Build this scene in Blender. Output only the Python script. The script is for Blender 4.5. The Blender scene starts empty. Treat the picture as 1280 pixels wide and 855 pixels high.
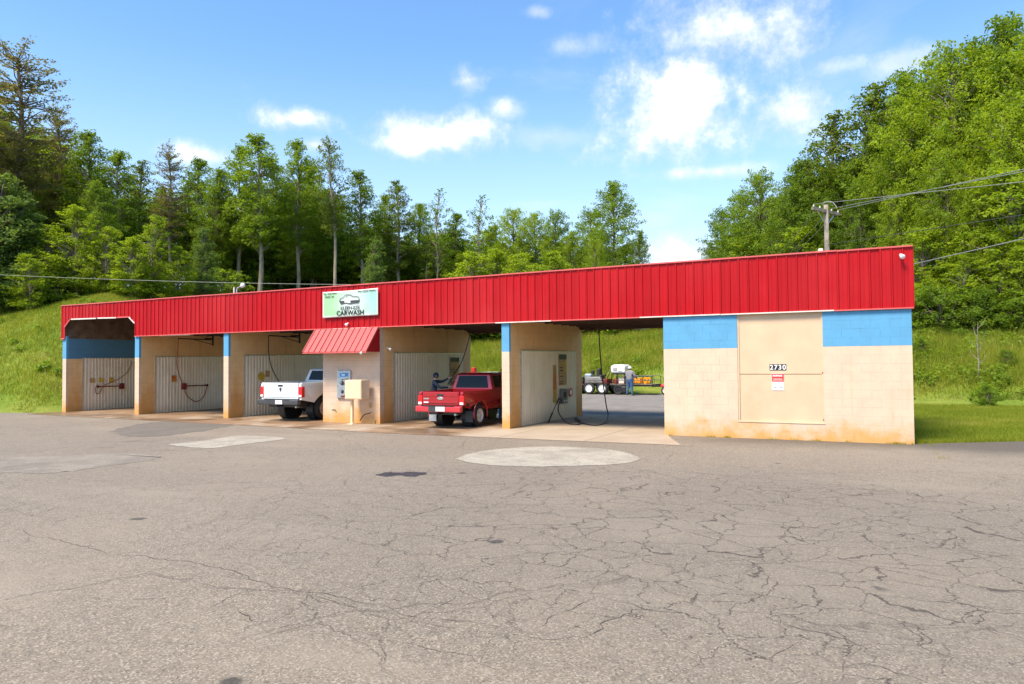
import bpy, bmesh, math, random
import numpy as np
from math import radians as RAD, sin, cos, pi, hypot
from mathutils import Vector, Matrix

S = bpy.context.scene
COL = S.collection
rng = np.random.default_rng(7)
random.seed(7)

# ------------------------------------------------------------------ camera
CAM_H = 1.95
CAM = np.array([0.0, -18.887, CAM_H])
FPX, CXP, CYP = 898.66, 640.0, 427.5          # focal length in pixels of the 1280x855 photograph
YAW, PITCH, ROLL = RAD(26.837), RAD(1.655), RAD(0.475)
_F = np.array([-sin(YAW) * cos(PITCH), cos(YAW) * cos(PITCH), sin(PITCH)])
_R0 = np.array([cos(YAW), sin(YAW), 0.0])
_U0 = np.cross(_R0, _F)
_R = cos(ROLL) * _R0 - sin(ROLL) * _U0
_U = sin(ROLL) * _R0 + cos(ROLL) * _U0
cam_d = bpy.data.cameras.new('camera')
cam_d.sensor_width = 36.0
cam_d.lens = FPX / 1280.0 * 36.0
cam_d.clip_start = 0.1
cam_d.clip_end = 3000.0
cam = bpy.data.objects.new('camera', cam_d)
COL.objects.link(cam)
cam.matrix_world = Matrix(((_R[0], _U[0], -_F[0], CAM[0]), (_R[1], _U[1], -_F[1], CAM[1]), (_R[2], _U[2], -_F[2], CAM[2]), (0, 0, 0, 1)))
S.camera = cam

def ray(x, y):
    return _R * (x - CXP) / FPX - _U * (y - CYP) / FPX + _F
def on_z(x, y, z=0.0):
    d = ray(x, y); return CAM + d * ((z - CAM[2]) / d[2])
def on_y(x, y, Y):
    d = ray(x, y); return CAM + d * ((Y - CAM[1]) / d[1])
def on_x(x, y, X):
    d = ray(x, y); return CAM + d * ((X - CAM[0]) / d[0])
def at_dist(x, y, D):
    d = ray(x, y); return CAM + d * (D / hypot(d[0], d[1]))

# ------------------------------------------------------------------ light, sky, exposure
SUN_EL, SUN_AZ = RAD(57), math.atan2(-0.30, -0.95)      # azimuth measured from +Y towards +X
sun_d = bpy.data.lights.new('sun', 'SUN')
sun_d.energy = 3.9
sun_d.angle = RAD(20.0)
sun_d.color = (1.0, 0.90, 0.74)
sun = bpy.data.objects.new('sun', sun_d)
COL.objects.link(sun)
sd = Vector((sin(SUN_AZ) * cos(SUN_EL), cos(SUN_AZ) * cos(SUN_EL), sin(SUN_EL)))
sun.rotation_euler = (-sd).to_track_quat('-Z', 'Y').to_euler()
sun.location = (-20, -40, 60)

S.view_settings.view_transform = 'Standard'
S.view_settings.look = 'None'
S.view_settings.gamma = 1.0
S.view_settings.exposure = 1.0
S.view_settings.use_curve_mapping = False
S.render.engine = 'CYCLES'
S.cycles.max_bounces = 4
S.cycles.diffuse_bounces = 3
S.cycles.glossy_bounces = 2
S.cycles.use_adaptive_sampling = True
S.cycles.adaptive_threshold = 0.02
S.cycles.use_denoising = True
S.cycles.transparent_max_bounces = 8
S.render.resolution_x, S.render.resolution_y = 1024, 684

W = bpy.data.worlds.new('World')
S.world = W
W.use_nodes = True
SKY_STRENGTH = 0.126
W.cycles.sampling_method = 'NONE'

class NT:
    """small helper to write node trees"""
    def __init__(s, tree):
        s.t = tree; s.n = tree.nodes; s.l = tree.links
    def new(s, typ, **kw):
        n = s.n.new(typ)
        for k, v in kw.items():
            setattr(n, k, v)
        return n
    def put(s, sock, v):
        if isinstance(v, bpy.types.NodeSocket): s.l.new(v, sock)
        elif v is not None:
            if sock.type == 'RGBA' and len(v) == 3: v = (*v, 1.0)
            sock.default_value = v
    def math(s, op, a, b=None, c=None, clamp=False):
        n = s.new('ShaderNodeMath', operation=op, use_clamp=clamp)
        for i, v in enumerate((a, b, c)):
            if v is not None: s.put(n.inputs[i], v)
        return n.outputs[0]
    def vmath(s, op, a, b=None):
        n = s.new('ShaderNodeVectorMath', operation=op)
        s.put(n.inputs[0], a)
        if b is not None: s.put(n.inputs[1], b)
        return n.outputs['Value'] if op in ('DOT_PRODUCT', 'LENGTH', 'DISTANCE') else n.outputs[0]
    def noise(s, vec, scale, detail=3.0, rough=0.55, dist=0.0, col=False):
        n = s.new('ShaderNodeTexNoise')
        s.put(n.inputs['Vector'], vec); s.put(n.inputs['Scale'], scale); s.put(n.inputs['Detail'], detail)
        s.put(n.inputs['Roughness'], rough); s.put(n.inputs['Distortion'], dist)
        return n.outputs['Color'] if col else n.outputs['Fac']
    def voronoi(s, vec, scale, feature='F1', out='Distance'):
        n = s.new('ShaderNodeTexVoronoi', feature=feature)
        s.put(n.inputs['Vector'], vec); s.put(n.inputs['Scale'], scale)
        return n.outputs[out]
    def ramp(s, v, a, b, lo=0.0, hi=1.0):
        n = s.new('ShaderNodeMapRange', interpolation_type='SMOOTHSTEP')
        s.put(n.inputs['Value'], v)
        s.put(n.inputs['From Min'], a); s.put(n.inputs['From Max'], b)
        s.put(n.inputs['To Min'], lo); s.put(n.inputs['To Max'], hi)
        return n.outputs[0]
    def mix(s, f, a, b, mode='MIX'):
        n = s.new('ShaderNodeMix', data_type='RGBA', blend_type=mode)
        s.put(n.inputs[0], f)
        for i in n.inputs:
            if i.type == 'RGBA' and i.name == 'A': s.put(i, a)
            if i.type == 'RGBA' and i.name == 'B': s.put(i, b)
        return [o for o in n.outputs if o.type == 'RGBA'][0]
    def pos(s):
        return s.new('ShaderNodeNewGeometry').outputs['Position']
    def sep(s, v):
        n = s.new('ShaderNodeSeparateXYZ'); s.put(n.inputs[0], v); return n.outputs
    def comb(s, x, y, z):
        n = s.new('ShaderNodeCombineXYZ')
        for i, v in enumerate((x, y, z)): s.put(n.inputs[i], v)
        return n.outputs[0]
    def scale(s, v, k):
        return s.vmath('MULTIPLY', v, k)

def build_world():
    W.node_tree.nodes.clear()
    t = NT(W.node_tree)
    out = t.new('ShaderNodeOutputWorld'); bg = t.new('ShaderNodeBackground')
    t.l.new(bg.outputs[0], out.inputs[0])
    bg.inputs['Strength'].default_value = SKY_STRENGTH
    sky = t.new('ShaderNodeTexSky', sky_type='NISHITA')
    sky.sun_disc = False
    sky.sun_elevation = SUN_EL
    sky.sun_rotation = SUN_AZ
    sky.air_density = 1.0; sky.dust_density = 0.6; sky.ozone_density = 1.6
    col = sky.outputs[0]
    d = t.new('ShaderNodeTexCoord').outputs['Generated']
    d = t.vmath('NORMALIZE', d)
    z = t.sep(d)[2]
    # cumulus: noise-eaten ellipses, each fixed to a direction of the sky
    n1 = t.noise(d, 15.0, 8.0, 0.66)
    n2 = t.noise(d, 42.0, 4.0, 0.6)
    nn = t.math('ADD', t.math('MULTIPLY', t.math('SUBTRACT', n1, 0.5), 3.0), t.math('MULTIPLY', t.math('SUBTRACT', n2, 0.5), 0.9))
    cl = [(365, 148, 62, 17, 1.0), (555, 168, 80, 31, 1.0), (505, 182, 52, 17, .95), (585, 100, 27, 18, .8), (632, 134, 26, 16, .7),
          (255, 194, 46, 17, .85), (395, 181, 26, 12, .7), (850, 122, 108, 80, 1.1), (998, 140, 58, 36, .9), (905, 38, 128, 66, .85),
          (885, 214, 84, 11, .65), (720, 58, 50, 16, .42), (1050, 82, 52, 15, .45), (1120, 80, 52, 22, .5),
          (850, 318, 75, 28, .8), (670, 15, 20, 8, .4), (690, 170, 70, 16, .3), (480, 330, 120, 28, .6)]
    best = None
    for (px, py, a, b, dens) in cl:
        c = ray(px, py); c = c / np.linalg.norm(c)
        e1 = np.cross((0, 0, 1), c); e1 = -e1 / np.linalg.norm(e1); e2 = np.cross(c, e1) * -1
        k = 1.0 / np.linalg.norm(ray(px, py)) / FPX
        u = t.math('MULTIPLY', t.vmath('DOT_PRODUCT', d, tuple(e1)), 1.0 / (a * k))
        v = t.math('MULTIPLY', t.vmath('DOT_PRODUCT', d, tuple(e2)), 1.0 / (b * k))
        r = t.math('SQRT', t.math('ADD', t.math('MULTIPLY', u, u), t.math('MULTIPLY', v, v)))
        m = t.math('SUBTRACT', 1.0, r)
        # only the near side of the sky
        m = t.math('ADD', m, t.math('MULTIPLY', t.ramp(t.vmath('DOT_PRODUCT', d, tuple(c)), 0.2, 0.5), 4.0))
        m = t.math('SUBTRACT', m, 4.0)
        m = t.math('ADD', t.math('MULTIPLY', m, 1.0), t.math('MULTIPLY', nn, 0.85))
        m = t.math('MULTIPLY', t.ramp(m, -0.30, 1.15), dens)
        best = m if best is None else t.math('MAXIMUM', best, m)
    # thin broken cloud over the whole sky
    dz = t.math('ADD', t.math('MAXIMUM', z, 0.0), 0.12)
    pv = t.vmath('DIVIDE', d, t.comb(dz, dz, dz))
    veil = t.ramp(t.noise(pv, 0.9, 6.0, 0.6, 0.6), 0.58, 0.88, 0.0, 0.6)
    fac = t.math('MAXIMUM', best, veil)
    fac = t.math('MINIMUM', fac, 1.0)
    haze = t.ramp(z, 0.42, 0.02, 0.0, 0.62)
    tint = t.mix(1.0, col, (0.78, 1.02, 1.17), 'MULTIPLY')
    tint = t.mix(haze, tint, (3.9, 4.5, 5.0))
    shade = t.ramp(t.math('ADD', t.math('MULTIPLY', t.noise(d, 22.0, 5.0, .6), .7), t.math('MULTIPLY', best, .35)), .36, .72)
    ccol = t.mix(shade, (3.9, 4.15, 4.5), (6.0, 5.9, 5.8))
    t.l.new(t.mix(fac, tint, ccol), bg.inputs['Color'])
build_world()

# ------------------------------------------------------------------ materials
MATS = {}
def new_mat(name):
    m = bpy.data.materials.new(name); m.use_nodes = True
    t = NT(m.node_tree)
    b = t.n['Principled BSDF']
    MATS[name] = m
    return m, t, b
def bump(t, b, h, strength=0.3, dist=0.01):
    n = t.new('ShaderNodeBump'); n.inputs['Strength'].default_value = strength; n.inputs['Distance'].default_value = dist
    t.put(n.inputs['Height'], h); t.l.new(n.outputs[0], b.inputs['Normal'])
def simple(name, col, rough=0.5, metal=0.0, var=0.0, vscale=8.0, spec=None, coat=0.0, dirt=None, dirt_amt=0.0, bmp=0.0):
    m, t, b = new_mat(name)
    b.inputs['Roughness'].default_value = rough; b.inputs['Metallic'].default_value = metal
    if spec is not None: b.inputs['Specular IOR Level'].default_value = spec
    if coat: b.inputs['Coat Weight'].default_value = coat; b.inputs['Coat Roughness'].default_value = 0.06
    p = t.new('ShaderNodeTexCoord').outputs['Object']
    c = col
    if var:
        n = t.noise(p, vscale, 4.0)
        lo = tuple(x * (1 - var) for x in col); hi = tuple(min(1, x * (1 + var)) for x in col)
        c = t.mix(t.ramp(n, .3, .7), lo, hi)
    if dirt:
        n = t.noise(p, vscale * 0.6, 5.0, .65)
        c = t.mix(t.ramp(n, .5, .8, 0.0, dirt_amt), c, dirt)
    t.put(b.inputs['Base Color'], c)
    if bmp: bump(t, b, t.noise(p, 60.0, 3.0), bmp, 0.004)
    return m

simple('dark_metal', (.03, .03, .032), .45, .6, .2)
simple('black_rubber', (.018, .018, .018), .8, 0, .3, 20)
simple('black_plastic', (.02, .02, .022), .5)
simple('charcoal_plastic', (.045, .047, .05), .6, 0, .15)
simple('galvanised', (.55, .56, .56), .4, .8, .15, 12)
simple('chrome', (.8, .8, .8), .15, 1.0)
simple('wheel_silver', (.55, .54, .52), .35, .35, .1, 9)
simple('white_paint', (.72, .72, .70), .45, 0, .06, 6, dirt=(.42, .36, .28), dirt_amt=.35)
simple('white_car_paint', (.78, .78, .77), .28, 0, .02, 3, coat=.6)
simple('red_car_paint', (.36, .007, .014), .26, .15, .05, 3, coat=.9)
simple('red_light_paint', (.52, .03, .04), .3, 0, .05, 3, coat=.6)
simple('dark_glass', (.010, .012, .014), .04, 0, 0, spec=.2)
simple('tail_lamp', (.55, .01, .015), .15, coat=.5)
simple('amber_lamp', (.75, .22, .02), .2, coat=.5)
simple('lamp_white', (.85, .85, .82), .25)
simple('trim_white', (.66, .58, .52), .5, 0, .1, 6, dirt=(.5, .2, .15), dirt_amt=.5)
simple('red_trim', (.58, .10, .09), .45, 0, .1, 3)
simple('brown_boards', (.13, .085, .055), .85, 0, .35, 3, bmp=.2)
simple('ceiling_brown', (.10, .062, .042), .85, 0, .3, 2, bmp=.2)
simple('joist_brown', (.085, .05, .034), .85, 0, .3, 2)
simple('roof_metal', (.30, .29, .28), .5, .3, .15, 1)
simple('beige_paint', (.74, .535, .335), .6, 0, .06, 5, dirt=(.45, .25, .1), dirt_amt=.4)
simple('door_panel', (.60, .42, .27), .62, 0, .06, 1.6, dirt=(.50, .33, .18), dirt_amt=.5, bmp=.1)
simple('black_sign', (.015, .015, .015), .5)
simple('sign_white', (.8, .8, .78), .5)
simple('sign_red', (.6, .03, .03), .45, 0, .1, 10)
simple('sign_grey', (.35, .33, .32), .5)
simple('tan_board', (.42, .26, .10), .6, 0, .2, 12)
simple('yellow_strip', (.52, .33, .03), .55, 0, .2, 9)
simple('orange_strip', (.50, .16, .02), .55, 0, .2, 9)
simple('steel_panel', (.45, .47, .50), .35, .7, .2, 14)
simple('blue_glossy', (.05, .28, .58), .3, 0, .3, 9)
simple('rust_red', (.20, .025, .02), .6, .2, .3, 12)
simple('hose_black', (.02, .02, .022), .5)
simple('hose_red', (.30, .06, .04), .5, 0, .2, 6)
simple('pole_wood', (.25, .205, .16), .9, 0, .3, 5, bmp=.4)
simple('wire_dark', (.06, .06, .06), .6)
simple('wire_light', (.27, .28, .24), .5, .3)
simple('skin', (.50, .27, .18), .55)
simple('grey_jacket', (.20, .19, .21), .9, 0, .15, 14)
simple('navy_cloth', (.015, .03, .06), .9, 0, .2, 14)
simple('tan_cloth', (.30, .18, .09), .9, 0, .2, 14)
simple('blue_denim', (.04, .10, .21), .9, 0, .25, 18)
simple('dark_shoe', (.05, .035, .025), .7)
simple('white_cap', (.72, .70, .66), .8)
simple('brown_hair', (.06, .035, .02), .8)
simple('tank_white', (.72, .72, .68), .35, 0, .08, 4, dirt=(.3, .28, .22), dirt_amt=.4)
simple('orange_paint', (.80, .30, .01), .4, 0, .1, 6)
simple('machine_grey', (.16, .15, .14), .55, .3, .3, 9)
simple('deck_wood', (.22, .16, .11), .85, 0, .3, 6)
simple('oil_dark', (.035, .032, .03), .5, 0, .3, 4)
simple('crack_fill', (.06, .048, .038), .9, 0, .3, 4)
simple('plate_white', (.7, .72, .76), .4)
simple('weathered_stone', (.36, .34, .31), .9, 0, .25, 3, bmp=.3)

def mat_red_metal(name, base, rough, fade):
    m, t, b = new_mat(name)
    p = t.pos(); x, y, z = t.sep(p)
    streak = t.noise(t.comb(t.math('MULTIPLY', x, 7.0), 0.0, t.math('MULTIPLY', z, .7)), 1.0, 4.0, .6)
    big = t.noise(p, .25, 3.0)
    c = t.mix(t.ramp(streak, .35, .75), base, tuple(v * .82 for v in base))
    c = t.mix(t.math('MULTIPLY', t.ramp(big, .4, .7), fade), c, (.62, .10, .10))
    rnd = t.new('ShaderNodeObjectInfo').outputs['Random']
    c = t.mix(t.ramp(rnd, 0, 1, 0.0, .45), c, tuple(v * .72 for v in base))
    t.put(b.inputs['Base Color'], c)
    b.inputs['Roughness'].default_value = rough
    b.inputs['Specular IOR Level'].default_value = .18
    bump(t, b, t.noise(t.comb(x, 0, t.math('MULTIPLY', z, .6)), 5.0, 2.0), .12, .02)
mat_red_metal('red_metal', (.42, .0035, .008), .42, .14)
mat_red_metal('awning_metal', (.55, .13, .12), .35, .2)

def mat_block(name, base, dirt, blue=False, grime=.5, joints=True, stain_h=.9, rnd_amt=.03, run_amt=.22):
    m, t, b = new_mat(name)
    p = t.pos(); x, y, z = t.sep(p)
    n = t.noise(p, 2.2, 5.0, .6)
    c = t.mix(t.ramp(n, .3, .75), base, tuple(v * .88 for v in base))
    rnd = t.new('ShaderNodeObjectInfo').outputs['Random']
    c = t.mix(t.math('MULTIPLY', rnd, rnd_amt), c, tuple(v * .55 for v in base))
    # rusty splash rising from the ground with an uneven upper edge, and runs
    edge = t.math('ADD', z, t.math('MULTIPLY', t.math('SUBTRACT', t.noise(p, 1.6, 4.0, .65), .5), 1.6))
    c = t.mix(t.ramp(edge, stain_h, -.1, 0.0, grime), c, dirt)
    runs = t.noise(t.comb(t.math('MULTIPLY', x, 5.0), t.math('MULTIPLY', y, 5.0), t.math('MULTIPLY', z, .5)), 1.0, 3.0, .6)
    c = t.mix(t.ramp(runs, .55, .8, 0.0, grime * run_amt), c, dirt)
    h = t.noise(p, 90.0, 3.0)
    if joints:
        br = t.new('ShaderNodeTexBrick')
        br.inputs['Scale'].default_value = 1.0
        br.inputs['Mortar Size'].default_value = .006
        br.inputs['Brick Width'].default_value = .407; br.inputs['Row Height'].default_value = .207
        br.inputs['Mortar Smooth'].default_value = .6
        t.put(br.inputs['Vector'], t.comb(t.math('ADD', x, y), z, 0.0))
        f = br.outputs['Fac']
        c = t.mix(t.math('MULTIPLY', f, .35), c, tuple(v * .45 for v in base))
        h = t.math('SUBTRACT', t.math('MULTIPLY', h, .25), f)
    t.put(b.inputs['Base Color'], c)
    b.inputs['Roughness'].default_value = .72
    bump(t, b, h, .35, .006)
BEIGE = (.64, .465, .335)
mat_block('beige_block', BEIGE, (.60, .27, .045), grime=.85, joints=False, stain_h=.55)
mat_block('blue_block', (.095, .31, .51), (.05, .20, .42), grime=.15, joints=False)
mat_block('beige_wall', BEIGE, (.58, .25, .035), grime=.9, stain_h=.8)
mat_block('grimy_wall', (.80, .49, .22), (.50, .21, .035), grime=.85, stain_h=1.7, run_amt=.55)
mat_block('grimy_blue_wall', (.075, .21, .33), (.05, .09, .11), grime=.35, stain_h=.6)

def mat_sheet():
    m, t, b = new_mat('white_sheet')
    p = t.pos(); x, y, z = t.sep(p)
    n = t.noise(p, 1.4, 5.0, .65)
    c = t.mix(t.ramp(n, .3, .75), (.78, .68, .53), (.70, .59, .43))
    runs = t.noise(t.comb(0.0, t.math('MULTIPLY', y, 7.0), t.math('MULTIPLY', z, .45)), 1.0, 4.0, .6)
    c = t.mix(t.ramp(runs, .5, .8, 0.0, .5), c, (.33, .29, .22))
    edge = t.math('ADD', z, t.math('MULTIPLY', n, .6))
    c = t.mix(t.ramp(edge, .9, .15, 0.0, .45), c, (.34, .24, .13))
    t.put(b.inputs['Base Color'], c)
    b.inputs['Roughness'].default_value = .38
    b.inputs['Metallic'].default_value = .1
mat_sheet()

def mat_asphalt():
    m, t, b = new_mat('asphalt')
    p = t.pos(); x, y, z = t.sep(p)
    p2 = t.comb(x, y, 0.0)
    # large tone changes
    big = t.noise(p2, .16, 4.0, .6)
    c = t.mix(t.ramp(big, .3, .7), (0.2163, 0.1681, 0.1214), (0.2634, 0.2065, 0.1498))
    mid = t.noise(p2, 1.3, 5.0, .65)
    c = t.mix(t.ramp(mid, .35, .75, 0.0, .5), c, (0.1848, 0.1451, 0.1054))
    mot = t.noise(p2, 7.0, 4.0, .7)
    c = t.mix(t.ramp(mot, .40, .72, 0.0, .45), c, (.235, .200, .165))
    c = t.mix(t.ramp(mot, .55, .30, 0.0, .40), c, (.105, .088, .072))
    # aggregate
    v = t.voronoi(p2, 78.0, 'F1', 'Color')
    vs = t.sep(v)[0]
    c = t.mix(t.ramp(vs, .6, 1.0, 0.0, .72), c, (0.4522, 0.3805, 0.2862))
    c = t.mix(t.ramp(t.sep(v)[1], .6, 1.0, 0.0, .75), c, (0.0668, 0.0544, 0.0420))
    fine = t.noise(p2, 160.0, 2.0, .7)
    c = t.mix(t.ramp(fine, .3, .7, 0.0, .4), c, (0.1020, 0.0834, 0.0619))
    # loose stones showing in worn streaks
    worn = t.ramp(t.noise(t.comb(t.math('MULTIPLY', x, .35), y, 0.0), .55, 4.0, .6, .4), .5, .72)
    c = t.mix(t.math('MULTIPLY', worn, .45), c, (0.2830, 0.2320, 0.1733))
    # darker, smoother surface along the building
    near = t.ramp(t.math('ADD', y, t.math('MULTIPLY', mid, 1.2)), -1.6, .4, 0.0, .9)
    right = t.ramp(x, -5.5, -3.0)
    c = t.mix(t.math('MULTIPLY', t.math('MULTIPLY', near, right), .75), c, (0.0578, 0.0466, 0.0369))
    # cracks: two sizes of cells, strongest in an alligator band
    wob = t.vmath('MULTIPLY', t.vmath('SUBTRACT', t.noise(p2, 1.1, 5.0, .65, col=True), (.5, .5, .5)), (.75, .75, 0))
    pw = t.vmath('ADD', p2, wob)
    wob2 = t.vmath('MULTIPLY', t.vmath('SUBTRACT', t.noise(p2, 5.0, 3.0, .6, col=True), (.5, .5, .5)), (.10, .10, 0))
    pw2 = t.vmath('ADD', pw, wob2)
    e_small = t.voronoi(pw2, 1.9, 'DISTANCE_TO_EDGE')
    e_big = t.voronoi(pw2, .55, 'DISTANCE_TO_EDGE')
    e_huge = t.voronoi(t.vmath('ADD', pw2, (17.3, 5.1, 0)), .22, 'DISTANCE_TO_EDGE')
    # the band runs along the drive, a little oblique to the building
    band = t.math('ADD', t.math('ADD', y, 10.2), t.math('MULTIPLY', x, .06))
    band = t.math('ADD', band, t.math('MULTIPLY', t.math('SUBTRACT', t.noise(p2, .35, 3.0), .5), 5.0))
    bandm = t.ramp(t.math('ABSOLUTE', band), 5.4, 2.2)
    rightm = t.ramp(t.math('ADD', x, t.math('MULTIPLY', y, .25)), -13.0, -5.0, .25, 1.0)
    bandm = t.math('MULTIPLY', bandm, rightm)
    c = t.mix(t.math('MULTIPLY', bandm, .32), c, (.125, .106, .087))
    warm = t.ramp(t.noise(p2, .30, 4.0, .6, .5), .48, .72, 0.0, .40)
    c = t.mix(warm, c, (.235, .185, .135))
    gaps = t.ramp(t.noise(p2, .9, 3.0, .6), .30, .40)
    w_s = t.math('MULTIPLY', t.math('MULTIPLY', bandm, .013), gaps)
    ck1 = t.ramp(e_small, t.math('MULTIPLY', w_s, .5), t.math('ADD', w_s, .0005), 1.0, 0.0)
    ck1 = t.math('MULTIPLY', ck1, t.ramp(bandm, .05, .4))
    g2 = t.ramp(t.noise(t.vmath('ADD', p2, (9.1, 3.3, 0)), .6, 4.0, .6), .40, .56)
    ck2 = t.math('MULTIPLY', t.ramp(e_big, 0.0, .008, 1.0, 0.0), t.math('MULTIPLY', g2, t.ramp(y, -2.0, -5.0)))
    ck3 = t.math('MULTIPLY', t.math('MULTIPLY', t.ramp(e_huge, 0.0, .0035, 1.0, 0.0), g2), t.ramp(y, -1.5, -4.0))
    cr = t.math('MAXIMUM', ck1, t.math('MULTIPLY', t.math('MAXIMUM', ck2, ck3), .62))
    c = t.mix(t.math('MULTIPLY', cr, .75), c, (.034, .024, .017))
    # small black tar and oil spots
    sp = t.voronoi(p2, .55, 'F1')
    sp = t.math('ADD', sp, t.math('MULTIPLY', t.noise(p2, 9.0, 3.0), .10))
    c = t.mix(t.ramp(sp, .115, .075, 0.0, .8), c, (.028, .025, .022))
    t.put(b.inputs['Base Color'], c)
    b.inputs['Roughness'].default_value = .85
    h = t.math('SUBTRACT', t.math('ADD', t.math('MULTIPLY', vs, .35), t.math('MULTIPLY', fine, .35)), t.math('MULTIPLY', cr, 1.5))
    bump(t, b, h, .55, .012)
mat_asphalt()

def mat_concrete():
    m, t, b = new_mat('apron_concrete')
    p = t.pos(); x, y, z = t.sep(p)
    n = t.noise(p, .8, 5.0, .6)
    c = t.mix(t.ramp(n, .3, .7), (0.4314, 0.3484, 0.2572), (0.3567, 0.2738, 0.1950))
    # rust-brown mud washed out of the bays, streaming to the front
    st = t.noise(t.comb(t.math('MULTIPLY', x, .55), t.math('MULTIPLY', y, .28), 0.0), 1.0, 5.0, .62, .5)
    left = t.ramp(x, -9.4, -10.6)
    c = t.mix(t.math('MULTIPLY', t.ramp(st, .28, .60), t.math('ADD', t.math('MULTIPLY', left, .72), .16)), c, (0.2074, 0.1037, 0.0415))
    wet = t.math('MULTIPLY', t.ramp(t.noise(t.comb(t.math('MULTIPLY', x, .4), t.math('MULTIPLY', y, .5), 3.0), 1.0, 4.0, .6), .45, .62), left)
    c = t.mix(t.math('MULTIPLY', wet, .55), c, (0.1244, 0.0664, 0.0315))
    oil = t.ramp(t.noise(t.vmath('ADD', p, (4.0, 9.0, 0)), .9, 4.0, .6), .58, .72, 0.0, .6)
    c = t.mix(t.math('MULTIPLY', oil, t.ramp(y, .5, 2.0)), c, (0.0830, 0.0622, 0.0456))
    c = t.mix(t.ramp(t.noise(p, 120.0, 2.0), .3, .8, 0.0, .25), c, (0.1659, 0.1244, 0.0830))
    # joints between slabs
    jx = t.math('ABSOLUTE', t.math('SUBTRACT', t.math('FRACT', t.math('MULTIPLY', t.math('ADD', x, .5), .42)), .5))
    c = t.mix(t.ramp(jx, .012, .004, 0.0, .55), c, (0.0830, 0.0581, 0.0373))
    t.put(b.inputs['Base Color'], c)
    t.put(b.inputs['Roughness'], t.math('SUBTRACT', .8, t.math('MULTIPLY', wet, .5)))
    bump(t, b, t.noise(p, 60.0, 3.0), .25, .006)
mat_concrete()

def mat_patch(name, a, bcol, alpha_edge=.0):
    m, t, b = new_mat(name)
    p = t.pos(); x, y, z = t.sep(p)
    n = t.noise(p, 2.0, 6.0, .68)
    c = t.mix(t.ramp(n, .35, .7), a, bcol)
    cr = t.voronoi(t.vmath('ADD', p, t.vmath('MULTIPLY', t.noise(p, 2.0, 3.0, col=True), (.6, .6, 0))), .9, 'DISTANCE_TO_EDGE')
    c = t.mix(t.ramp(cr, .012, .002, 0.0, .5), c, (.12, .1, .085))
    vv = t.sep(t.voronoi(p, 62.0, 'F1', 'Color'))
    c = t.mix(t.ramp(vv[0], .6, 1.0, 0.0, .6), c, tuple(min(1, v * 1.5) for v in a))
    c = t.mix(t.ramp(vv[1], .6, 1.0, 0.0, .6), c, tuple(v * .5 for v in a))
    c = t.mix(t.ramp(t.noise(p, .9, 4.0, .6), .42, .7, 0.0, .55), c, tuple(v * .62 for v in bcol))
    t.put(b.inputs['Base Color'], c)
    b.inputs['Roughness'].default_value = .85
    bump(t, b, t.noise(p, 70.0, 3.0), .4, .008)
mat_patch('patch_pale', (.36, .32, .255), (.26, .225, .175))
mat_patch('patch_gravel', (.235, .198, .157), (.18, .15, .119))
mat_patch('patch_dark', (.128, .106, .083), (.165, .138, .109))
mat_patch('rear_asphalt', (.21, .185, .165), (.17, .15, .135))

def mat_ground():
    m, t, b = new_mat('turf')
    p = t.pos(); x, y, z = t.sep(p)
    n = t.noise(p, .35, 5.0, .6); n2 = t.noise(p, 2.5, 5.0, .65)
    c = t.mix(t.ramp(n, .35, .65), (.150, .215, .028), (.23, .255, .045))
    c = t.mix(t.ramp(n2, .45, .75, 0.0, .6), c, (.085, .135, .02))
    c = t.mix(t.ramp(t.noise(p, .8, 4.0, .6), .58, .75, 0.0, .5), c, (.22, .17, .07))
    t.put(b.inputs['Base Color'], c)
    b.inputs['Roughness'].default_value = .95
    b.inputs['Specular IOR Level'].default_value = .1
    bump(t, b, t.noise(p, 9.0, 5.0, .7), .8, .12)
mat_ground()

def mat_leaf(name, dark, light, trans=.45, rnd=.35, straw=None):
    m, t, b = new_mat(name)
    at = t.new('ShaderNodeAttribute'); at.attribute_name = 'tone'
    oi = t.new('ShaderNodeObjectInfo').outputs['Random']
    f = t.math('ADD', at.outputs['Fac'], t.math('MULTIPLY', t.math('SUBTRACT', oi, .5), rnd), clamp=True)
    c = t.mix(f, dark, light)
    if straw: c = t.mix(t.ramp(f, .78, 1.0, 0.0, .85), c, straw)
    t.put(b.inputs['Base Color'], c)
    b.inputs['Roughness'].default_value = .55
    b.inputs['Specular IOR Level'].default_value = .25
    tr = t.new('ShaderNodeBsdfTranslucent')
    t.put(tr.inputs['Color'], t.mix(1.0, c, (1.35, 1.25, .6), 'MULTIPLY'))
    mx = t.new('ShaderNodeMixShader'); mx.inputs[0].default_value = trans
    t.l.new(b.outputs[0], mx.inputs[1]); t.l.new(tr.outputs[0], mx.inputs[2])
    t.l.new(mx.outputs[0], t.n['Material Output'].inputs[0])
mat_leaf('leaf_mid', (.095, .165, .014), (.245, .350, .028), .58)
mat_leaf('leaf_bright', (.160, .245, .014), (.350, .450, .026), .58)
mat_leaf('leaf_dark', (.085, .130, .018), (.205, .275, .032), .58)
mat_leaf('leaf_pine', (.120, .120, .032), (.270, .240, .070), .55)
mat_leaf('leaf_bluegreen', (.090, .155, .038), (.200, .290, .066), .55)
mat_leaf('grass_blade', (.150, .205, .014), (.370, .385, .040), .5, 0, (.44, .34, .13))
mat_leaf('weed_leaf', (.110, .190, .014), (.270, .375, .034), .55, 0)

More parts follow.
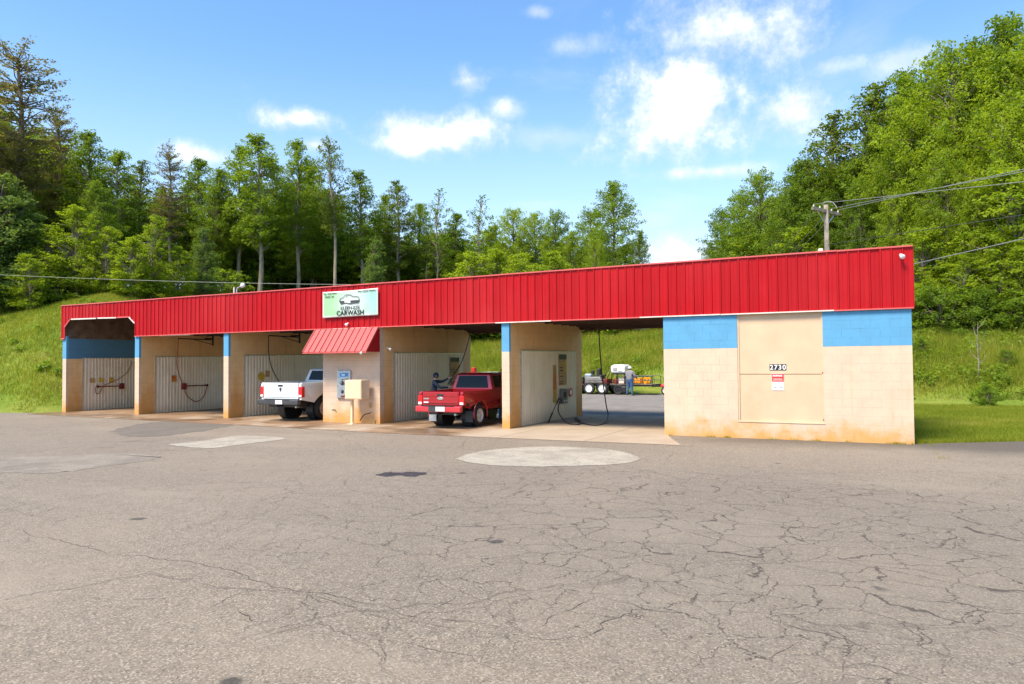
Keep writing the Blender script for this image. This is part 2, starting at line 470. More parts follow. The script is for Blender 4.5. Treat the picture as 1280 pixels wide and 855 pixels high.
def mat_bark(name, a, bcol):
    m, t, b = new_mat(name)
    p = t.pos(); x, y, z = t.sep(p)
    n = t.noise(t.comb(t.math('MULTIPLY', x, 6.0), t.math('MULTIPLY', y, 6.0), t.math('MULTIPLY', z, 1.2)), 1.0, 5.0, .65)
    t.put(b.inputs['Base Color'], t.mix(t.ramp(n, .3, .7), a, bcol))
    b.inputs['Roughness'].default_value = .9
    bump(t, b, n, .6, .03)
mat_bark('bark', (.09, .07, .052), (.23, .18, .13))
mat_bark('bark_pale', (.15, .12, .09), (.30, .25, .19))

# ------------------------------------------------------------------ mesh helpers
class MB:
    def __init__(s): s.v = []; s.f = []
    def add(s, vs, fs):
        o = len(s.v); s.v += [tuple(map(float, v)) for v in vs]; s.f += [tuple(o + i for i in f) for f in fs]; return s
    def box(s, x0, x1, y0, y1, z0, z1):
        return s.add([(x0, y0, z0), (x1, y0, z0), (x1, y1, z0), (x0, y1, z0), (x0, y0, z1), (x1, y0, z1), (x1, y1, z1), (x0, y1, z1)],
                     [(0, 3, 2, 1), (4, 5, 6, 7), (0, 1, 5, 4), (1, 2, 6, 5), (2, 3, 7, 6), (3, 0, 4, 7)])
    def hexa(s, b, t):           # bottom 4 + top 4 corners, both counter-clockwise from above
        return s.add(list(b) + list(t), [(0, 3, 2, 1), (4, 5, 6, 7), (0, 1, 5, 4), (1, 2, 6, 5), (2, 3, 7, 6), (3, 0, 4, 7)])
    def prism_x(s, poly, x0, x1):   # polygon of (y, z)
        n = len(poly)
        vs = [(x0, y, z) for y, z in poly] + [(x1, y, z) for y, z in poly]
        fs = [tuple(range(n - 1, -1, -1)), tuple(range(n, 2 * n))] + [(i, (i + 1) % n, n + (i + 1) % n, n + i) for i in range(n)]
        return s.add(vs, fs)
    def prism_z(s, poly, z0, z1):   # polygon of (x, y)
        n = len(poly)
        vs = [(x, y, z0) for x, y in poly] + [(x, y, z1) for x, y in poly]
        fs = [tuple(range(n - 1, -1, -1)), tuple(range(n, 2 * n))] + [(i, (i + 1) % n, n + (i + 1) % n, n + i) for i in range(n)]
        return s.add(vs, fs)
    def tube(s, pts, r, n=8, cap=True):
        pts = [np.array(p, float) for p in pts]; m = len(pts)
        rs = r if hasattr(r, '__len__') else [r] * m
        o = len(s.v); up = np.array((0, 0, 1.0)); prev = None
        for i, p in enumerate(pts):
            d = pts[min(i + 1, m - 1)] - pts[max(i - 1, 0)]; d = d / (np.linalg.norm(d) + 1e-9)
            if prev is None:
                a = np.cross(d, up if abs(d[2]) < .95 else np.array((1.0, 0, 0)))
            else:
                a = prev - d * (prev @ d)
            a = a / (np.linalg.norm(a) + 1e-9); prev = a; b = np.cross(d, a)
            for k in range(n):
                w = 2 * pi * k / n; s.v.append(tuple(p + rs[i] * (cos(w) * a + sin(w) * b)))
        for i in range(m - 1):
            for k in range(n):
                k2 = (k + 1) % n; s.f.append((o + i * n + k, o + i * n + k2, o + (i + 1) * n + k2, o + (i + 1) * n + k))
        if cap:
            s.f.append(tuple(o + k for k in range(n - 1, -1, -1))); s.f.append(tuple(o + (m - 1) * n + k for k in range(n)))
        return s
    def lathe_x(s, prof, n=24, c=(0, 0, 0)):   # profile of (x, radius) around the x axis
        o = len(s.v); m = len(prof)
        for x, r in prof:
            for k in range(n):
                w = 2 * pi * k / n; s.v.append((c[0] + x, c[1] + r * cos(w), c[2] + r * sin(w)))
        for i in range(m - 1):
            for k in range(n):
                k2 = (k + 1) % n; s.f.append((o + i * n + k, o + i * n + k2, o + (i + 1) * n + k2, o + (i + 1) * n + k))
        return s
    def lathe_z(s, prof, n=20, c=(0, 0, 0)):   # profile of (radius, z)
        o = len(s.v); m = len(prof)
        for r, z in prof:
            for k in range(n):
                w = 2 * pi * k / n; s.v.append((c[0] + r * cos(w), c[1] + r * sin(w), c[2] + z))
        for i in range(m - 1):
            for k in range(n):
                k2 = (k + 1) % n; s.f.append((o + i * n + k, o + i * n + k2, o + (i + 1) * n + k2, o + (i + 1) * n + k))
        s.f.append(tuple(o + k for k in range(n - 1, -1, -1))); s.f.append(tuple(o + (m - 1) * n + k for k in range(n)))
        return s
    def mesh(s, name, mat=None, smooth=False):
        me = bpy.data.meshes.new(name); me.from_pydata(s.v, [], s.f); me.update()
        bm = bmesh.new(); bm.from_mesh(me); bmesh.ops.recalc_face_normals(bm, faces=bm.faces); bm.to_mesh(me); bm.free()
        if mat: me.materials.append(MATS[mat])
        if smooth: me.polygons.foreach_set('use_smooth', [True] * len(me.polygons))
        return me
    def build(s, name, mat, parent=None, smooth=False, bevel=0.0, seg=2):
        o = link(name, s.mesh(name, mat, smooth), parent)
        if bevel: add_bevel(o, bevel, seg)
        return o
def add_bevel(o, w, seg=2):
    m = o.modifiers.new('bevel', 'BEVEL'); m.width = w; m.segments = seg; m.limit_method = 'ANGLE'; m.angle_limit = RAD(35)
def link(name, me, parent=None, loc=None):
    o = bpy.data.objects.new(name, me); COL.objects.link(o)
    if parent is not None: o.parent = parent
    if loc is not None: o.location = loc
    return o
def tag(o, label, cat, group=None):
    o['label'] = label; o['category'] = cat
    if group: o['group'] = group
    return o
def struct(o, label=None):
    o['kind'] = 'structure'
    if label: o['label'] = label
    return o
def thing(name, label, cat, loc=(0, 0, 0), rz=0.0, group=None):
    o = link(name, None); o.location = tuple(map(float, loc)); o.rotation_euler = (0, 0, rz)
    o.empty_display_size = .2
    return tag(o, label, cat, group)
def bx(name, mat, parent, x0, x1, y0, y1, z0, z1, bevel=0.0):
    return MB().box(x0, x1, y0, y1, z0, z1).build(name, mat, parent, bevel=bevel)
def arc(c, r, a0, a1, n):
    return [(c[0] + r * cos(a0 + (a1 - a0) * i / (n - 1)), c[1] + r * sin(a0 + (a1 - a0) * i / (n - 1))) for i in range(n)]
def bez(pts, n=24):          # smooth curve through points (Catmull-Rom)
    P = [np.array(p, float) for p in pts]; P = [2 * P[0] - P[1]] + P + [2 * P[-1] - P[-2]]
    out = []; m = len(P) - 3; k = max(2, n // m)
    for i in range(m):
        p0, p1, p2, p3 = P[i:i + 4]
        for j in range(k):
            u = j / k
            out.append(.5 * (2 * p1 + (p2 - p0) * u + (2 * p0 - 5 * p1 + 4 * p2 - p3) * u * u + (3 * p1 - p0 - 3 * p2 + p3) * u ** 3))
    out.append(P[-2]); return out
def text(name, s, size, mat, parent, loc, rot=(pi / 2, 0, 0), ext=.002, shear=0.0, bold=0.0, sx=1.0, align='CENTER'):
    cu = bpy.data.curves.new(name, 'FONT'); cu.body = s; cu.size = size; cu.extrude = ext; cu.shear = shear; cu.offset = bold
    cu.align_x = align; cu.resolution_u = 3
    ob = bpy.data.objects.new(name, cu); COL.objects.link(ob)
    dg = bpy.context.evaluated_depsgraph_get()
    me = bpy.data.meshes.new_from_object(ob.evaluated_get(dg))
    bpy.data.objects.remove(ob); bpy.data.curves.remove(cu)
    me.materials.clear(); me.materials.append(MATS[mat])
    o = link(name, me, parent); o.location = loc; o.rotation_euler = rot; o.scale = (sx, 1, 1)
    return o

# ------------------------------------------------------------------ terrain
LOT_EDGE_Y, LOT_EDGE_X = -1.2, -32.5
def sstep(v, a, b):
    u = np.clip((v - a) / (b - a), 0, 1); return u * u * (3 - 2 * u)
def vnoise(x, y, seed=0):
    return (np.sin(x * 1.7 + seed) * np.cos(y * 1.3 - seed * 2) + .5 * np.sin(x * 3.9 - y * 2.1 + seed * 3) + .35 * np.cos(y * 5.3 + x * 4.1 + seed)) / 1.85
def bank_s(x, y):
    """distance behind the foot of the grass bank (0 on the flat)"""
    x = np.asarray(x, float); y = np.asarray(y, float)
    yr = 24.2 - 1.6 * sstep(x, -14, -22) - 6.8 * sstep(x, -9, 1)
    d1 = np.maximum(y - LOT_EDGE_Y - .4 - .03 * (x + 33), 0)
    d2 = np.hypot(np.maximum(LOT_EDGE_X - x, 0), np.maximum(y - yr, 0))
    return np.minimum(d1, d2)
def terrain(x, y):
    x = np.asarray(x, float); y = np.asarray(y, float)
    s = bank_s(x, y)
    hm = 7.5 - 2.6 * sstep(x, -30, 2)
    sl = .42 + .12 * sstep(x, -30, 2) + .46 * sstep(-x, 31, 41)
    hm = hm + 2.2 * sstep(-x, 32, 44)
    z = hm * (1 - np.exp(-s * sl / hm))
    z = z + .16 * vnoise(x * .45, y * .45, 1) * sstep(s, .5, 4)
    return z - .02
def axis(parts):
    out = []
    for a, b, st in parts: out += list(np.arange(a, b, st))
    out.append(parts[-1][1]); return np.array(out)
xs = axis([(-600, -110, 35), (-110, -40, 2), (-40, 30, 1.0), (30, 90, 3), (90, 600, 34)])
ys = axis([(-260, -20, 24), (-20, -4, 2), (-4, 44, 1.0), (44, 90, 3), (90, 700, 40)])
gx, gy = np.meshgrid(xs, ys)
gz = terrain(gx, gy)
nx, ny = len(xs), len(ys)
idx = np.arange(nx * ny).reshape(ny, nx)
quads = np.stack([idx[:-1, :-1], idx[:-1, 1:], idx[1:, 1:], idx[1:, :-1]], -1).reshape(-1, 4)
def np_mesh(name, verts, faces, mat, smooth=False, tone=None):
    me = bpy.data.meshes.new(name)
    verts = np.asarray(verts, np.float32); faces = np.asarray(faces, np.int32); k = faces.shape[1]
    me.vertices.add(len(verts)); me.vertices.foreach_set('co', verts.ravel())
    me.loops.add(faces.size); me.loops.foreach_set('vertex_index', faces.ravel())
    me.polygons.add(len(faces)); me.polygons.foreach_set('loop_start', np.arange(0, faces.size, k, dtype=np.int32))
    me.polygons.foreach_set('loop_total', np.full(len(faces), k, np.int32))
    if smooth: me.polygons.foreach_set('use_smooth', np.ones(len(faces), bool))
    me.update(calc_edges=True)
    if tone is not None:
        a = me.attributes.new('tone', 'FLOAT', 'POINT'); a.data.foreach_set('value', np.asarray(tone, np.float32))
    me.materials.append(MATS[mat]); return me
struct(link('ground', np_mesh('ground', np.stack([gx, gy, gz], -1).reshape(-1, 3), quads, 'turf', True)), 'grassy ground rising as a bank behind the car wash')

def ragged(poly, step=.8, amp=.06, seed=1):
    r = random.Random(seed); out = []
    n = len(poly)
    for i in range(n):
        a = poly[i]; b = poly[(i + 1) % n]; L = hypot(b[0] - a[0], b[1] - a[1]); k = max(1, min(80, int(L / step)))
        for j in range(k):
            u = j / k; e = amp if 0 < j else 0
            out.append((a[0] + (b[0] - a[0]) * u + r.uniform(-e, e), a[1] + (b[1] - a[1]) * u + r.uniform(-e, e)))
    return out
def sheet(name, poly, z, mat, label=None):
    me = bpy.data.meshes.new(name); bm = bmesh.new()
    f = bm.faces.new([bm.verts.new((x, y, z)) for x, y in poly]); bm.normal_update()
    if f.normal.z < 0: f.normal_flip()
    bmesh.ops.triangulate(bm, faces=bm.faces); bm.to_mesh(me); bm.free()
    me.materials.append(MATS[mat]); return struct(link(name, me), label)
sheet('asphalt_lot', ragged([(-150, -90), (110, -90), (110, 22), (30, 12.5), (8, 4.4), (3.2, 1.9), (.9, .32), (.6, 1.0), (-31.2, 1.0), (-31.35, -.75), (-33.4, -1.35), (-60, -2.2), (-150, -5)], .5, .05, 3), 0.0, 'asphalt', 'cracked grey asphalt forecourt')
sheet('rear_lot', ragged([(.6, 6.2), (.9, 16.5), (-6, 21.6), (-12, 24.0), (-17, 21.9), (-32, 22.3), (-32.2, 6.2)], .6, .1, 4), .001, 'rear_asphalt', 'grey asphalt yard behind the wash bays')
sheet('concrete_apron', [(-31.4, -1.35), (-29.7, -1.49), (-26, -1.66), (-22, -1.85), (-17, -2.12), (-12.7, -2.41), (-9, -2.36), (-6.4, -2.28), (-4.06, -2.2), (-4.62, -.9), (-5.0, .1), (-5.0, 6.35), (-31.4, 6.35)], .008, 'apron_concrete', 'rust stained concrete apron and bay floor')
def blob(pts, k=6, amp=.05, seed=1):
    r = random.Random(seed)
    c = bez([(*p, 0) for p in pts] + [(*pts[0], 0)], len(pts) * k + k)
    return [(p[0] + r.uniform(-amp, amp), p[1] + r.uniform(-amp, amp)) for p in c[:-1]]
def gpts(px): return [tuple(on_z(x, y)[:2]) for x, y in px]
sheet('concrete_patch', blob(gpts([(570, 574), (596, 580), (650, 583.5), (720, 582.5), (775, 580), (800, 574), (778, 565), (735, 560), (680, 558.5), (620, 562), (585, 568)]), 22, .03, 2), .006, 'patch_pale', 'pale oval concrete patch in the asphalt')
sheet('concrete_patch', blob(gpts([(208, 556), (235, 559), (265, 560.5), (300, 556), (356, 549), (338, 546), (296, 545), (262, 550)]), 22, .035, 5), .006, 'patch_pale', 'pale four sided concrete patch in the asphalt')
sheet('gravel_patch', blob(gpts([(-60, 585), (40, 592), (110, 586), (200, 572), (150, 567), (80, 570), (-40, 574)]), 20, .06, 6), .004, 'patch_gravel', 'worn gravelly patch in the asphalt')
sheet('damp_patch', blob(gpts([(138, 540), (170, 531), (215, 526.5), (283, 527), (292, 531), (262, 537), (225, 543), (165, 546)]), 10, .12, 7), .004, 'patch_dark', 'dark damp patch of asphalt before the left bays')
sheet('oil_stain', blob(gpts([(469, 593), (484, 596), (500, 594.5), (518, 596), (534, 591.5), (515, 590), (500, 591), (485, 590)]), 7, .05, 8), .004, 'oil_dark', 'black oily spot on the asphalt')
# long open cracks: narrow irregular ribbons following the real fracture lines
CR = [[(0, 660), (40, 645), (78, 632)], [(10, 662), (60, 672), (130, 690), (190, 698), (250, 705), (310, 720), (350, 735), (410, 750), (470, 766), (560, 785), (640, 800)],
      [(350, 735), (420, 746), (460, 755), (500, 768), (560, 775), (640, 784)], [(100, 748), (150, 751), (190, 749), (230, 745)],
      [(250, 768), (300, 742), (330, 735)], [(290, 755), (320, 778), (345, 776)], [(280, 815), (340, 793), (400, 778), (430, 775)],
      [(430, 790), (470, 800), (530, 810), (590, 820), (620, 838)], [(500, 780), (545, 760), (570, 745)], [(320, 688), (350, 675), (395, 662)], [(480, 682), (500, 664)],
      [(655, 790), (690, 770), (735, 752), (748, 730), (745, 718)], [(745, 745), (790, 755), (830, 765), (890, 775)], [(690, 795), (720, 800), (750, 780), (790, 762), (830, 760)],
      [(780, 720), (820, 730), (850, 745), (900, 752), (950, 757)], [(955, 757), (960, 730), (955, 715), (945, 706), (968, 698)], [(955, 757), (975, 780), (1020, 790), (1060, 800), (1085, 812)],
      [(960, 830), (975, 815), (985, 800)], [(1040, 835), (1080, 830), (1120, 842), (1160, 855)], [(640, 785), (680, 800), (735, 798)], [(1050, 822), (1075, 812), (1078, 800)],
      [(1120, 738), (1180, 750), (1260, 765)], [(820, 640), (880, 648), (960, 655), (1040, 668), (1130, 680), (1280, 700)], [(985, 613), (978, 625), (970, 640)],
      [(880, 690), (960, 688), (1050, 700), (1150, 706), (1280, 715)], [(660, 640), (740, 648), (820, 655), (900, 668), (1000, 672)]]
cm = MB(); rc = random.Random(5)
for line in CR:
    P = [np.array(on_z(x, y)[:2]) for x, y in line]; Q = []
    for i in range(len(P) - 1):
        L = np.linalg.norm(P[i + 1] - P[i]); k = max(2, int(L / .07))
        nrm = np.array([-(P[i + 1] - P[i])[1], (P[i + 1] - P[i])[0]]) / L
        a = 0
        for j in range(k):
            a = a * .75 + rc.uniform(-.03, .03)
            Q.append(P[i] + (P[i + 1] - P[i]) * j / k + nrm * a * (1 if 0 < j else 0))
    Q.append(P[-1])
    o = len(cm.v); m = len(Q); wv = .002
    for i, p in enumerate(Q):
        d = Q[min(i + 1, m - 1)] - Q[max(i - 1, 0)]; d /= np.linalg.norm(d) + 1e-9
        wv = max(.0010, min(.0034, wv + rc.uniform(-.0018, .0018)))
        w = wv * min(1, (i + .3) / 4, (m - i) / 4)
        cm.v += [(p[0] - d[1] * w, p[1] + d[0] * w, .0045), (p[0] + d[1] * w, p[1] - d[0] * w, .0045)]
    cm.f += [(o + 2 * i, o + 2 * i + 1, o + 2 * i + 3, o + 2 * i + 2) for i in range(m - 1)]
struct(cm.build('pavement_crack', 'crack_fill'), 'long dark cracks across the asphalt')

# ------------------------------------------------------------------ the car wash building
XL, XR, DEP = -31.27, .75, 5.85
Z_LOW, Z_TOP = 3.15, 4.55
COURSE = .207
BLUE_Z = 11 * COURSE
B = thing('car_wash_building', 'long beige car wash with red ribbed fascia and blue bands', 'building')

def wall_box(name, mat, x0, x1, y0, y1, z0, z1): return bx(name, mat, B, x0, x1, y0, y1, z0, z1)
# dividing walls: a painted front end and a grimier wall behind it
walls = [(-31.25, -31.0), (-26.5, -26.25), (-21.5, -21.25), (-9.9, -9.65)]
for x0, x1 in walls:
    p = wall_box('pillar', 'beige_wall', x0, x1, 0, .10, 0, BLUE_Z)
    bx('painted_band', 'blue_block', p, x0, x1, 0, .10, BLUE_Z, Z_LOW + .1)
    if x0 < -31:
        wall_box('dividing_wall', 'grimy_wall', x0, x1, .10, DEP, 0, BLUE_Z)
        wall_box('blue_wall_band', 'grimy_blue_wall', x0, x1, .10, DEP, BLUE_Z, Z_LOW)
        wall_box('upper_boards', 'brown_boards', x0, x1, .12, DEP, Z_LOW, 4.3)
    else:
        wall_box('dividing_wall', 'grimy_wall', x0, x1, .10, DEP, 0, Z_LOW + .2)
# equipment room: front, sides and back
EX0, EX1 = -16.75, -14.37
wall_box('front_wall', 'beige_wall', EX0, EX1, 0, .2, 0, Z_LOW + .1)
wall_box('dividing_wall', 'grimy_wall', EX0 + .002, EX0 + .25, .2, DEP, 0, Z_LOW + .2)
wall_box('dividing_wall', 'grimy_wall', EX1 - .25, EX1 - .002, .2, DEP, 0, Z_LOW + .2)
wall_box('back_wall', 'beige_wall', EX0 + .25, EX1 - .25, DEP - .2, DEP - .004, 0, Z_LOW + .2)
# store room at the right
RX0 = -5.04
wall_box('dividing_wall', 'grimy_wall', RX0 + .004, RX0 + .2, .2, DEP, 0, Z_LOW + .2)
wall_box('side_wall', 'beige_wall', XR - .2, XR - .004, .2, DEP, 0, Z_LOW + .2)
wall_box('back_wall', 'beige_wall', RX0 + .2, XR - .2, DEP - .2, DEP - .004, 0, Z_LOW + .2)
# its front wall is laid block by block round a boarded-up doorway
DX0, DX1, DZ0 = -3.14, -1.14, 2 * COURSE
core = MB().box(RX0 + .004, DX0 - .02, .012, .198, 0, Z_LOW + .1).box(DX1 + .02, XR - .004, .012, .198, 0, Z_LOW + .1).box(DX0 - .02, DX1 + .02, .012, .198, 0, DZ0 - .006)
fw = core.build('front_wall', 'beige_wall', B)
BW, JT = .4136, .0012
def block_mesh(w, h):
    mb = MB(); e = .001
    o = [(-0, 0), (w, 0), (w, h), (0, h)]
    vs = [(0, 0, 0), (w, 0, 0), (w, 0, h), (0, 0, h)]
    vs = [(e, 0, e), (w - e, 0, e), (w - e, 0, h - e), (e, 0, h - e), (0, e, 0), (w, e, 0), (w, e, h), (0, e, h), (0, .03, 0), (w, .03, 0), (w, .03, h), (0, .03, h)]
    fs = [(0, 1, 2, 3)] + [(i, 4 + i, 4 + (i + 1) % 4, (i + 1) % 4) for i in range(4)] + [(4 + i, 8 + i, 8 + (i + 1) % 4, 4 + (i + 1) % 4) for i in range(4)]
    return mb.add(vs, fs)
_bm = {}
def block(x0, x1, z0, z1):
    w, h = round(x1 - x0 - JT, 3), round(z1 - z0 - JT, 3)
    if w < .03 or h < .03: return
    mat = 'blue_block' if z0 >= BLUE_Z - .01 else 'beige_block'
    k = (w, h, mat)
    if k not in _bm: _bm[k] = block_mesh(w, h).mesh('block', mat)
    o = link('block', _bm[k], fw); o.location = (x0 + JT / 2, random.uniform(-.0015, .0015), z0 + JT / 2)
rows = [COURSE * i for i in range(16)] + [Z_LOW + .02]
for r in range(len(rows) - 1):
    z0, z1 = rows[r], rows[r + 1]
    for (a, b_) in ([(RX0, XR)] if r < 2 else [(RX0, DX0), (DX1, XR)]):
        x = a - (BW / 2 if r % 2 else 0)
        while x < b_ - .01:
            x1 = b_ if x + BW > b_ - .08 else x + BW
            block(max(x, a), x1, z0, z1); x = x1
# boarded doorway
dr = bx('door_board', 'door_panel', B, DX0 - .01, DX1 + .01, .045, .085, 1.62, Z_LOW + .05)
bx('door_board', 'door_panel', B, DX0 - .01, DX1 + .01, .050, .090, DZ0 - .004, 1.605)
bx('door_jamb', 'door_panel', B, DX0 - .002, DX0 + .04, .02, .044, DZ0, Z_LOW)
bx('door_jamb', 'door_panel', B, DX1 - .04, DX1 + .002, .02, .044, DZ0, Z_LOW)
bx('door_sill', 'door_panel', B, DX0 - .02, DX1 + .02, -.012, .044, DZ0 - .012, DZ0 + .02, .006)
for z in (1.64, .5): bx('bolt', 'rust_red', B, DX1 - .03, DX1 - .008, .008, .02, z, z + .025)

# roof, ceilings and joists
bx('roof', 'roof_metal', B, XL + .02, XR + .03, .13, DEP - .01, Z_TOP - .20, Z_TOP - .06)
bx('ceiling', 'ceiling_brown', B, -26.25, -16.75, .14, DEP - .14, 3.42, 3.46)
bx('ceiling', 'ceiling_brown', B, EX1, RX0, .14, DEP - .14, 3.42, 3.46)
bx('ceiling', 'ceiling_brown', B, -31.0, -26.5, .14, DEP - .14, 4.24, 4.28)
bx('upper_boards', 'brown_boards', B, -26.498, -26.252, .12, DEP, Z_LOW + .2, 4.3)
jm = None
for a, b_ in ((-26.25, -21.5), (-21.25, -16.75), (-14.37, -9.9), (-9.65, -5.04)):
    n = 8
    for i in range(n):
        y = .45 + i * (DEP - .9) / (n - 1)
        bx('joist', 'joist_brown', B, a, b_, y - .025, y + .025, 3.22, 3.42)
    for yb in (.12, DEP - .22): bx('header_beam', 'joist_brown', B, a, b_, yb, yb + .09, Z_LOW + .012, 3.42)
# red ribbed fascia, panel by panel
PW = (XR + .05 - XL) / 140.0
XA = XL
def low_edge(x, mid):
    i = (mid - XA) / PW
    if i < 1 or i > 21: return Z_LOW
    return min(3.97, 3.97 - (x - (XA + 2.9 * PW)) * 0 - .010 * (x + 30.65), 3.66 + (x - (XA + PW)) * .80, 3.66 + ((XA + 21 * PW) - x) * .80)
def panel_mesh(i):
    prof = [(0, .0), (.012, -.026), (.040, -.026), (.052, 0), (.110, 0), (.116, -.005), (.130, -.005), (.136, 0), (PW, 0)]
    mid = XA + (i + .5) * PW
    mb = MB(); n = len(prof)
    lo = [low_edge(XA + i * PW + x, mid) for x, y in prof]
    mb.v = [(x, y, l) for (x, y), l in zip(prof, lo)] + [(x, y, Z_TOP) for x, y in prof] + [(x, y + .004, l) for (x, y), l in zip(prof, lo)] + [(x, y + .004, Z_TOP) for x, y in prof]
    for k in range(n - 1):
        mb.f += [(k, k + 1, n + k + 1, n + k), (2 * n + k, 3 * n + k, 3 * n + k + 1, 2 * n + k + 1), (k, 2 * n + k, 2 * n + k + 1, k + 1)]
    return mb.mesh('fascia_panel', 'red_metal')
base_panel = panel_mesh(60)
for i in range(140):
    me = panel_mesh(i) if 1 <= i <= 20 else base_panel
    o = link('fascia_panel', me, B); o.location = (XA + i * PW, -.035 + random.uniform(-.002, .002), 0)
    o.rotation_euler = (random.uniform(-.002, .002), 0, 0)
# backing, side and rear fascia, cap and drip trims
mbk = MB().box(XL + 21 * PW, XR + .03, -.025, .12, Z_LOW + .01, Z_TOP - .02).box(XL + .01, XL + PW, -.025, .12, Z_LOW + .01, Z_TOP - .02).box(XL + PW, XL + 21 * PW, -.025, .12, 4.02, Z_TOP - .02)
mbk.build('fascia_backing', 'joist_brown', B)
for xs_, sgn in ((XR + .03, 1), (XL, -1)):
    sm = MB()
    for k in range(25):
        y = -.03 + k * .24
        sm.box(min(xs_, xs_ + .012 * sgn), max(xs_, xs_ + .012 * sgn), y, y + .238, Z_LOW, Z_TOP)
        sm.box(min(xs_ + .012 * sgn, xs_ + .035 * sgn), max(xs_ + .012 * sgn, xs_ + .035 * sgn), y, y + .045, Z_LOW, Z_TOP)
    sm.build('side_fascia', 'red_metal', B)
bx('rear_fascia', 'red_metal', B, XL, XR + .03, DEP + .0, DEP + .03, Z_LOW - .03, Z_TOP)
bx('rear_fascia_backing', 'joist_brown', B, XL + .02, XR, DEP - .125, DEP - .004, Z_LOW - .02, Z_TOP - .2)
r7 = random.Random(11)
x = XL - .02
while x < XR + .04:                       # cap trim in lengths, joints slightly out of line
    x2 = min(x + 3.05, XR + .06); dz = r7.uniform(-.006, .006)
    bx('cap_trim', 'red_trim', B, x, x2 - .004, -.075, .16, Z_TOP + dz, Z_TOP + .035 + dz); x = x2
x = XL + 21 * PW
while x < XR + .04:
    x2 = min(x + r7.uniform(1.4, 3.2), XR + .06); dz = r7.uniform(-.012, .004)
    bx('drip_trim', r7.choice(['trim_white', 'red_trim', 'red_trim']), B, x, x2 - .01, -.07, -.028, Z_LOW - .018 + dz, Z_LOW + .012 + dz); x = x2
bx('drip_trim', 'red_trim', B, XL - .02, XL + PW, -.07, -.028, Z_LOW - .03, Z_LOW + .012)
for (xa, za), (xb, zb_), nm in ((((XL + PW), 3.655), ((XL + 2.7 * PW), 3.968), 'red_trim'), ((XL + 3 * PW, 3.965), (-28.9, 3.945), 'trim_white'), ((-28.8, 3.95), (-27.6, 3.925), 'trim_white'), ((-27.55, 3.935), (XL + 19.5 * PW, 3.93), 'red_trim'), ((XL + 19.4 * PW, 3.93), (XL + 21 * PW, 3.66), 'trim_white')):
    MB().hexa([(xa, -.07, za - .03), (xb, -.07, zb_ - .03), (xb, -.03, zb_ - .03), (xa, -.03, za - .03)], [(xa, -.07, za + .02), (xb, -.07, zb_ + .02), (xb, -.03, zb_ + .02), (xa, -.03, za + .02)]).build('header_trim', nm, B)
bx('header_beam', 'joist_brown', B, -31.0, -26.5, .13, .22, 4.0, 4.24)
bx('header_beam', 'joist_brown', B, -31.0, -26.5, DEP - .22, DEP - .13, Z_LOW, 4.24)
# soffit board hanging loose over the second bay
bx('soffit_board', 'trim_white', B, -25.0, -23.3, -.02, .10, Z_LOW - .045, Z_LOW - .012)

# ribbed white sheets on the bay walls
def wall_sheet_mesh(w, h):
    mb = MB(); prof = []; nr = 6; p = w / nr
    for k in range(nr):
        y = k * p; prof += [(y, 0), (y + p * .62, 0), (y + p * .70, .012), (y + p * .92, .012)]
    prof.append((w, 0)); n = len(prof)
    mb.v = [(x, y, 0) for y, x in prof] + [(x, y, h) for y, x in prof] + [(-.012, y, 0) for y, x in prof] + [(-.012, y, h) for y, x in prof]
    for k in range(n - 1):
        mb.f += [(k, k + 1, n + k + 1, n + k), (n + k, n + k + 1, 3 * n + k + 1, 3 * n + k), (k, 2 * n + k, 2 * n + k + 1, k + 1)]
    mb.f += [(0, n, 3 * n, 2 * n), (n - 1, 3 * n - 1, 4 * n - 1, 2 * n - 1)]
    return mb.mesh('wall_sheet', 'white_sheet')
SW = 4.48 / 5
sh1, sh2 = wall_sheet_mesh(SW - .004, 1.12), wall_sheet_mesh(SW - .004, 1.17)
for xw in (-31.0, -26.25, -21.25, EX1, -9.65):
    y0 = .74 if xw != EX1 else .76
    for k in range(5):
        a = link('wall_sheet', sh1, B); a.location = (xw + .014 + random.uniform(0, .003), y0 + k * SW, .02)
        b_ = link('wall_sheet', sh2, B); b_.location = (xw + .022 + random.uniform(0, .003), y0 + k * SW, 1.13)
    bx('sheet_trim', 'galvanised', B, xw + .001, xw + .05, y0 - .02, y0 + 5 * SW + .02, 2.30, 2.33)
    bx('sheet_trim', 'galvanised', B, xw + .001, xw + .045, y0 - .03, y0 - .003, .02, 2.298)
# awning over the machines
AX0, AX1 = -17.02, -14.36
n_r = 11; am = (AX1 - AX0) / n_r
top, bot = np.array((0, -.075, 3.14)), np.array((0, -.68, 2.34))
aw = MB().hexa([(AX0, bot[1], bot[2]), (AX1, bot[1], bot[2]), (AX1, top[1], top[2] - .03), (AX0, top[1], top[2] - .03)],
               [(AX0, bot[1] - .008, bot[2] + .02), (AX1, bot[1] - .008, bot[2] + .02), (AX1, top[1], top[2]), (AX0, top[1], top[2])])
awn = aw.build('awning_sheet', 'awning_metal', B)
dn = np.array((0, -.8, .6)) * .03
for k in range(n_r + 1):
    xk = min(max(AX0 + k * am, AX0 + .012), AX1 - .012)
    a0 = np.array((xk, bot[1] - .012, bot[2] + .018)); a1 = np.array((xk, top[1] - .002, top[2] + .0))
    MB().hexa([a0 - (.012, 0, 0), a0 + (.012, 0, 0), a1 + (.012, 0, 0), a1 - (.012, 0, 0)], [a0 - (.012, 0, 0) + dn, a0 + (.012, 0, 0) + dn, a1 + (.012, 0, 0) + dn, a1 - (.012, 0, 0) + dn]).build('seam_rib', 'awning_metal', awn)
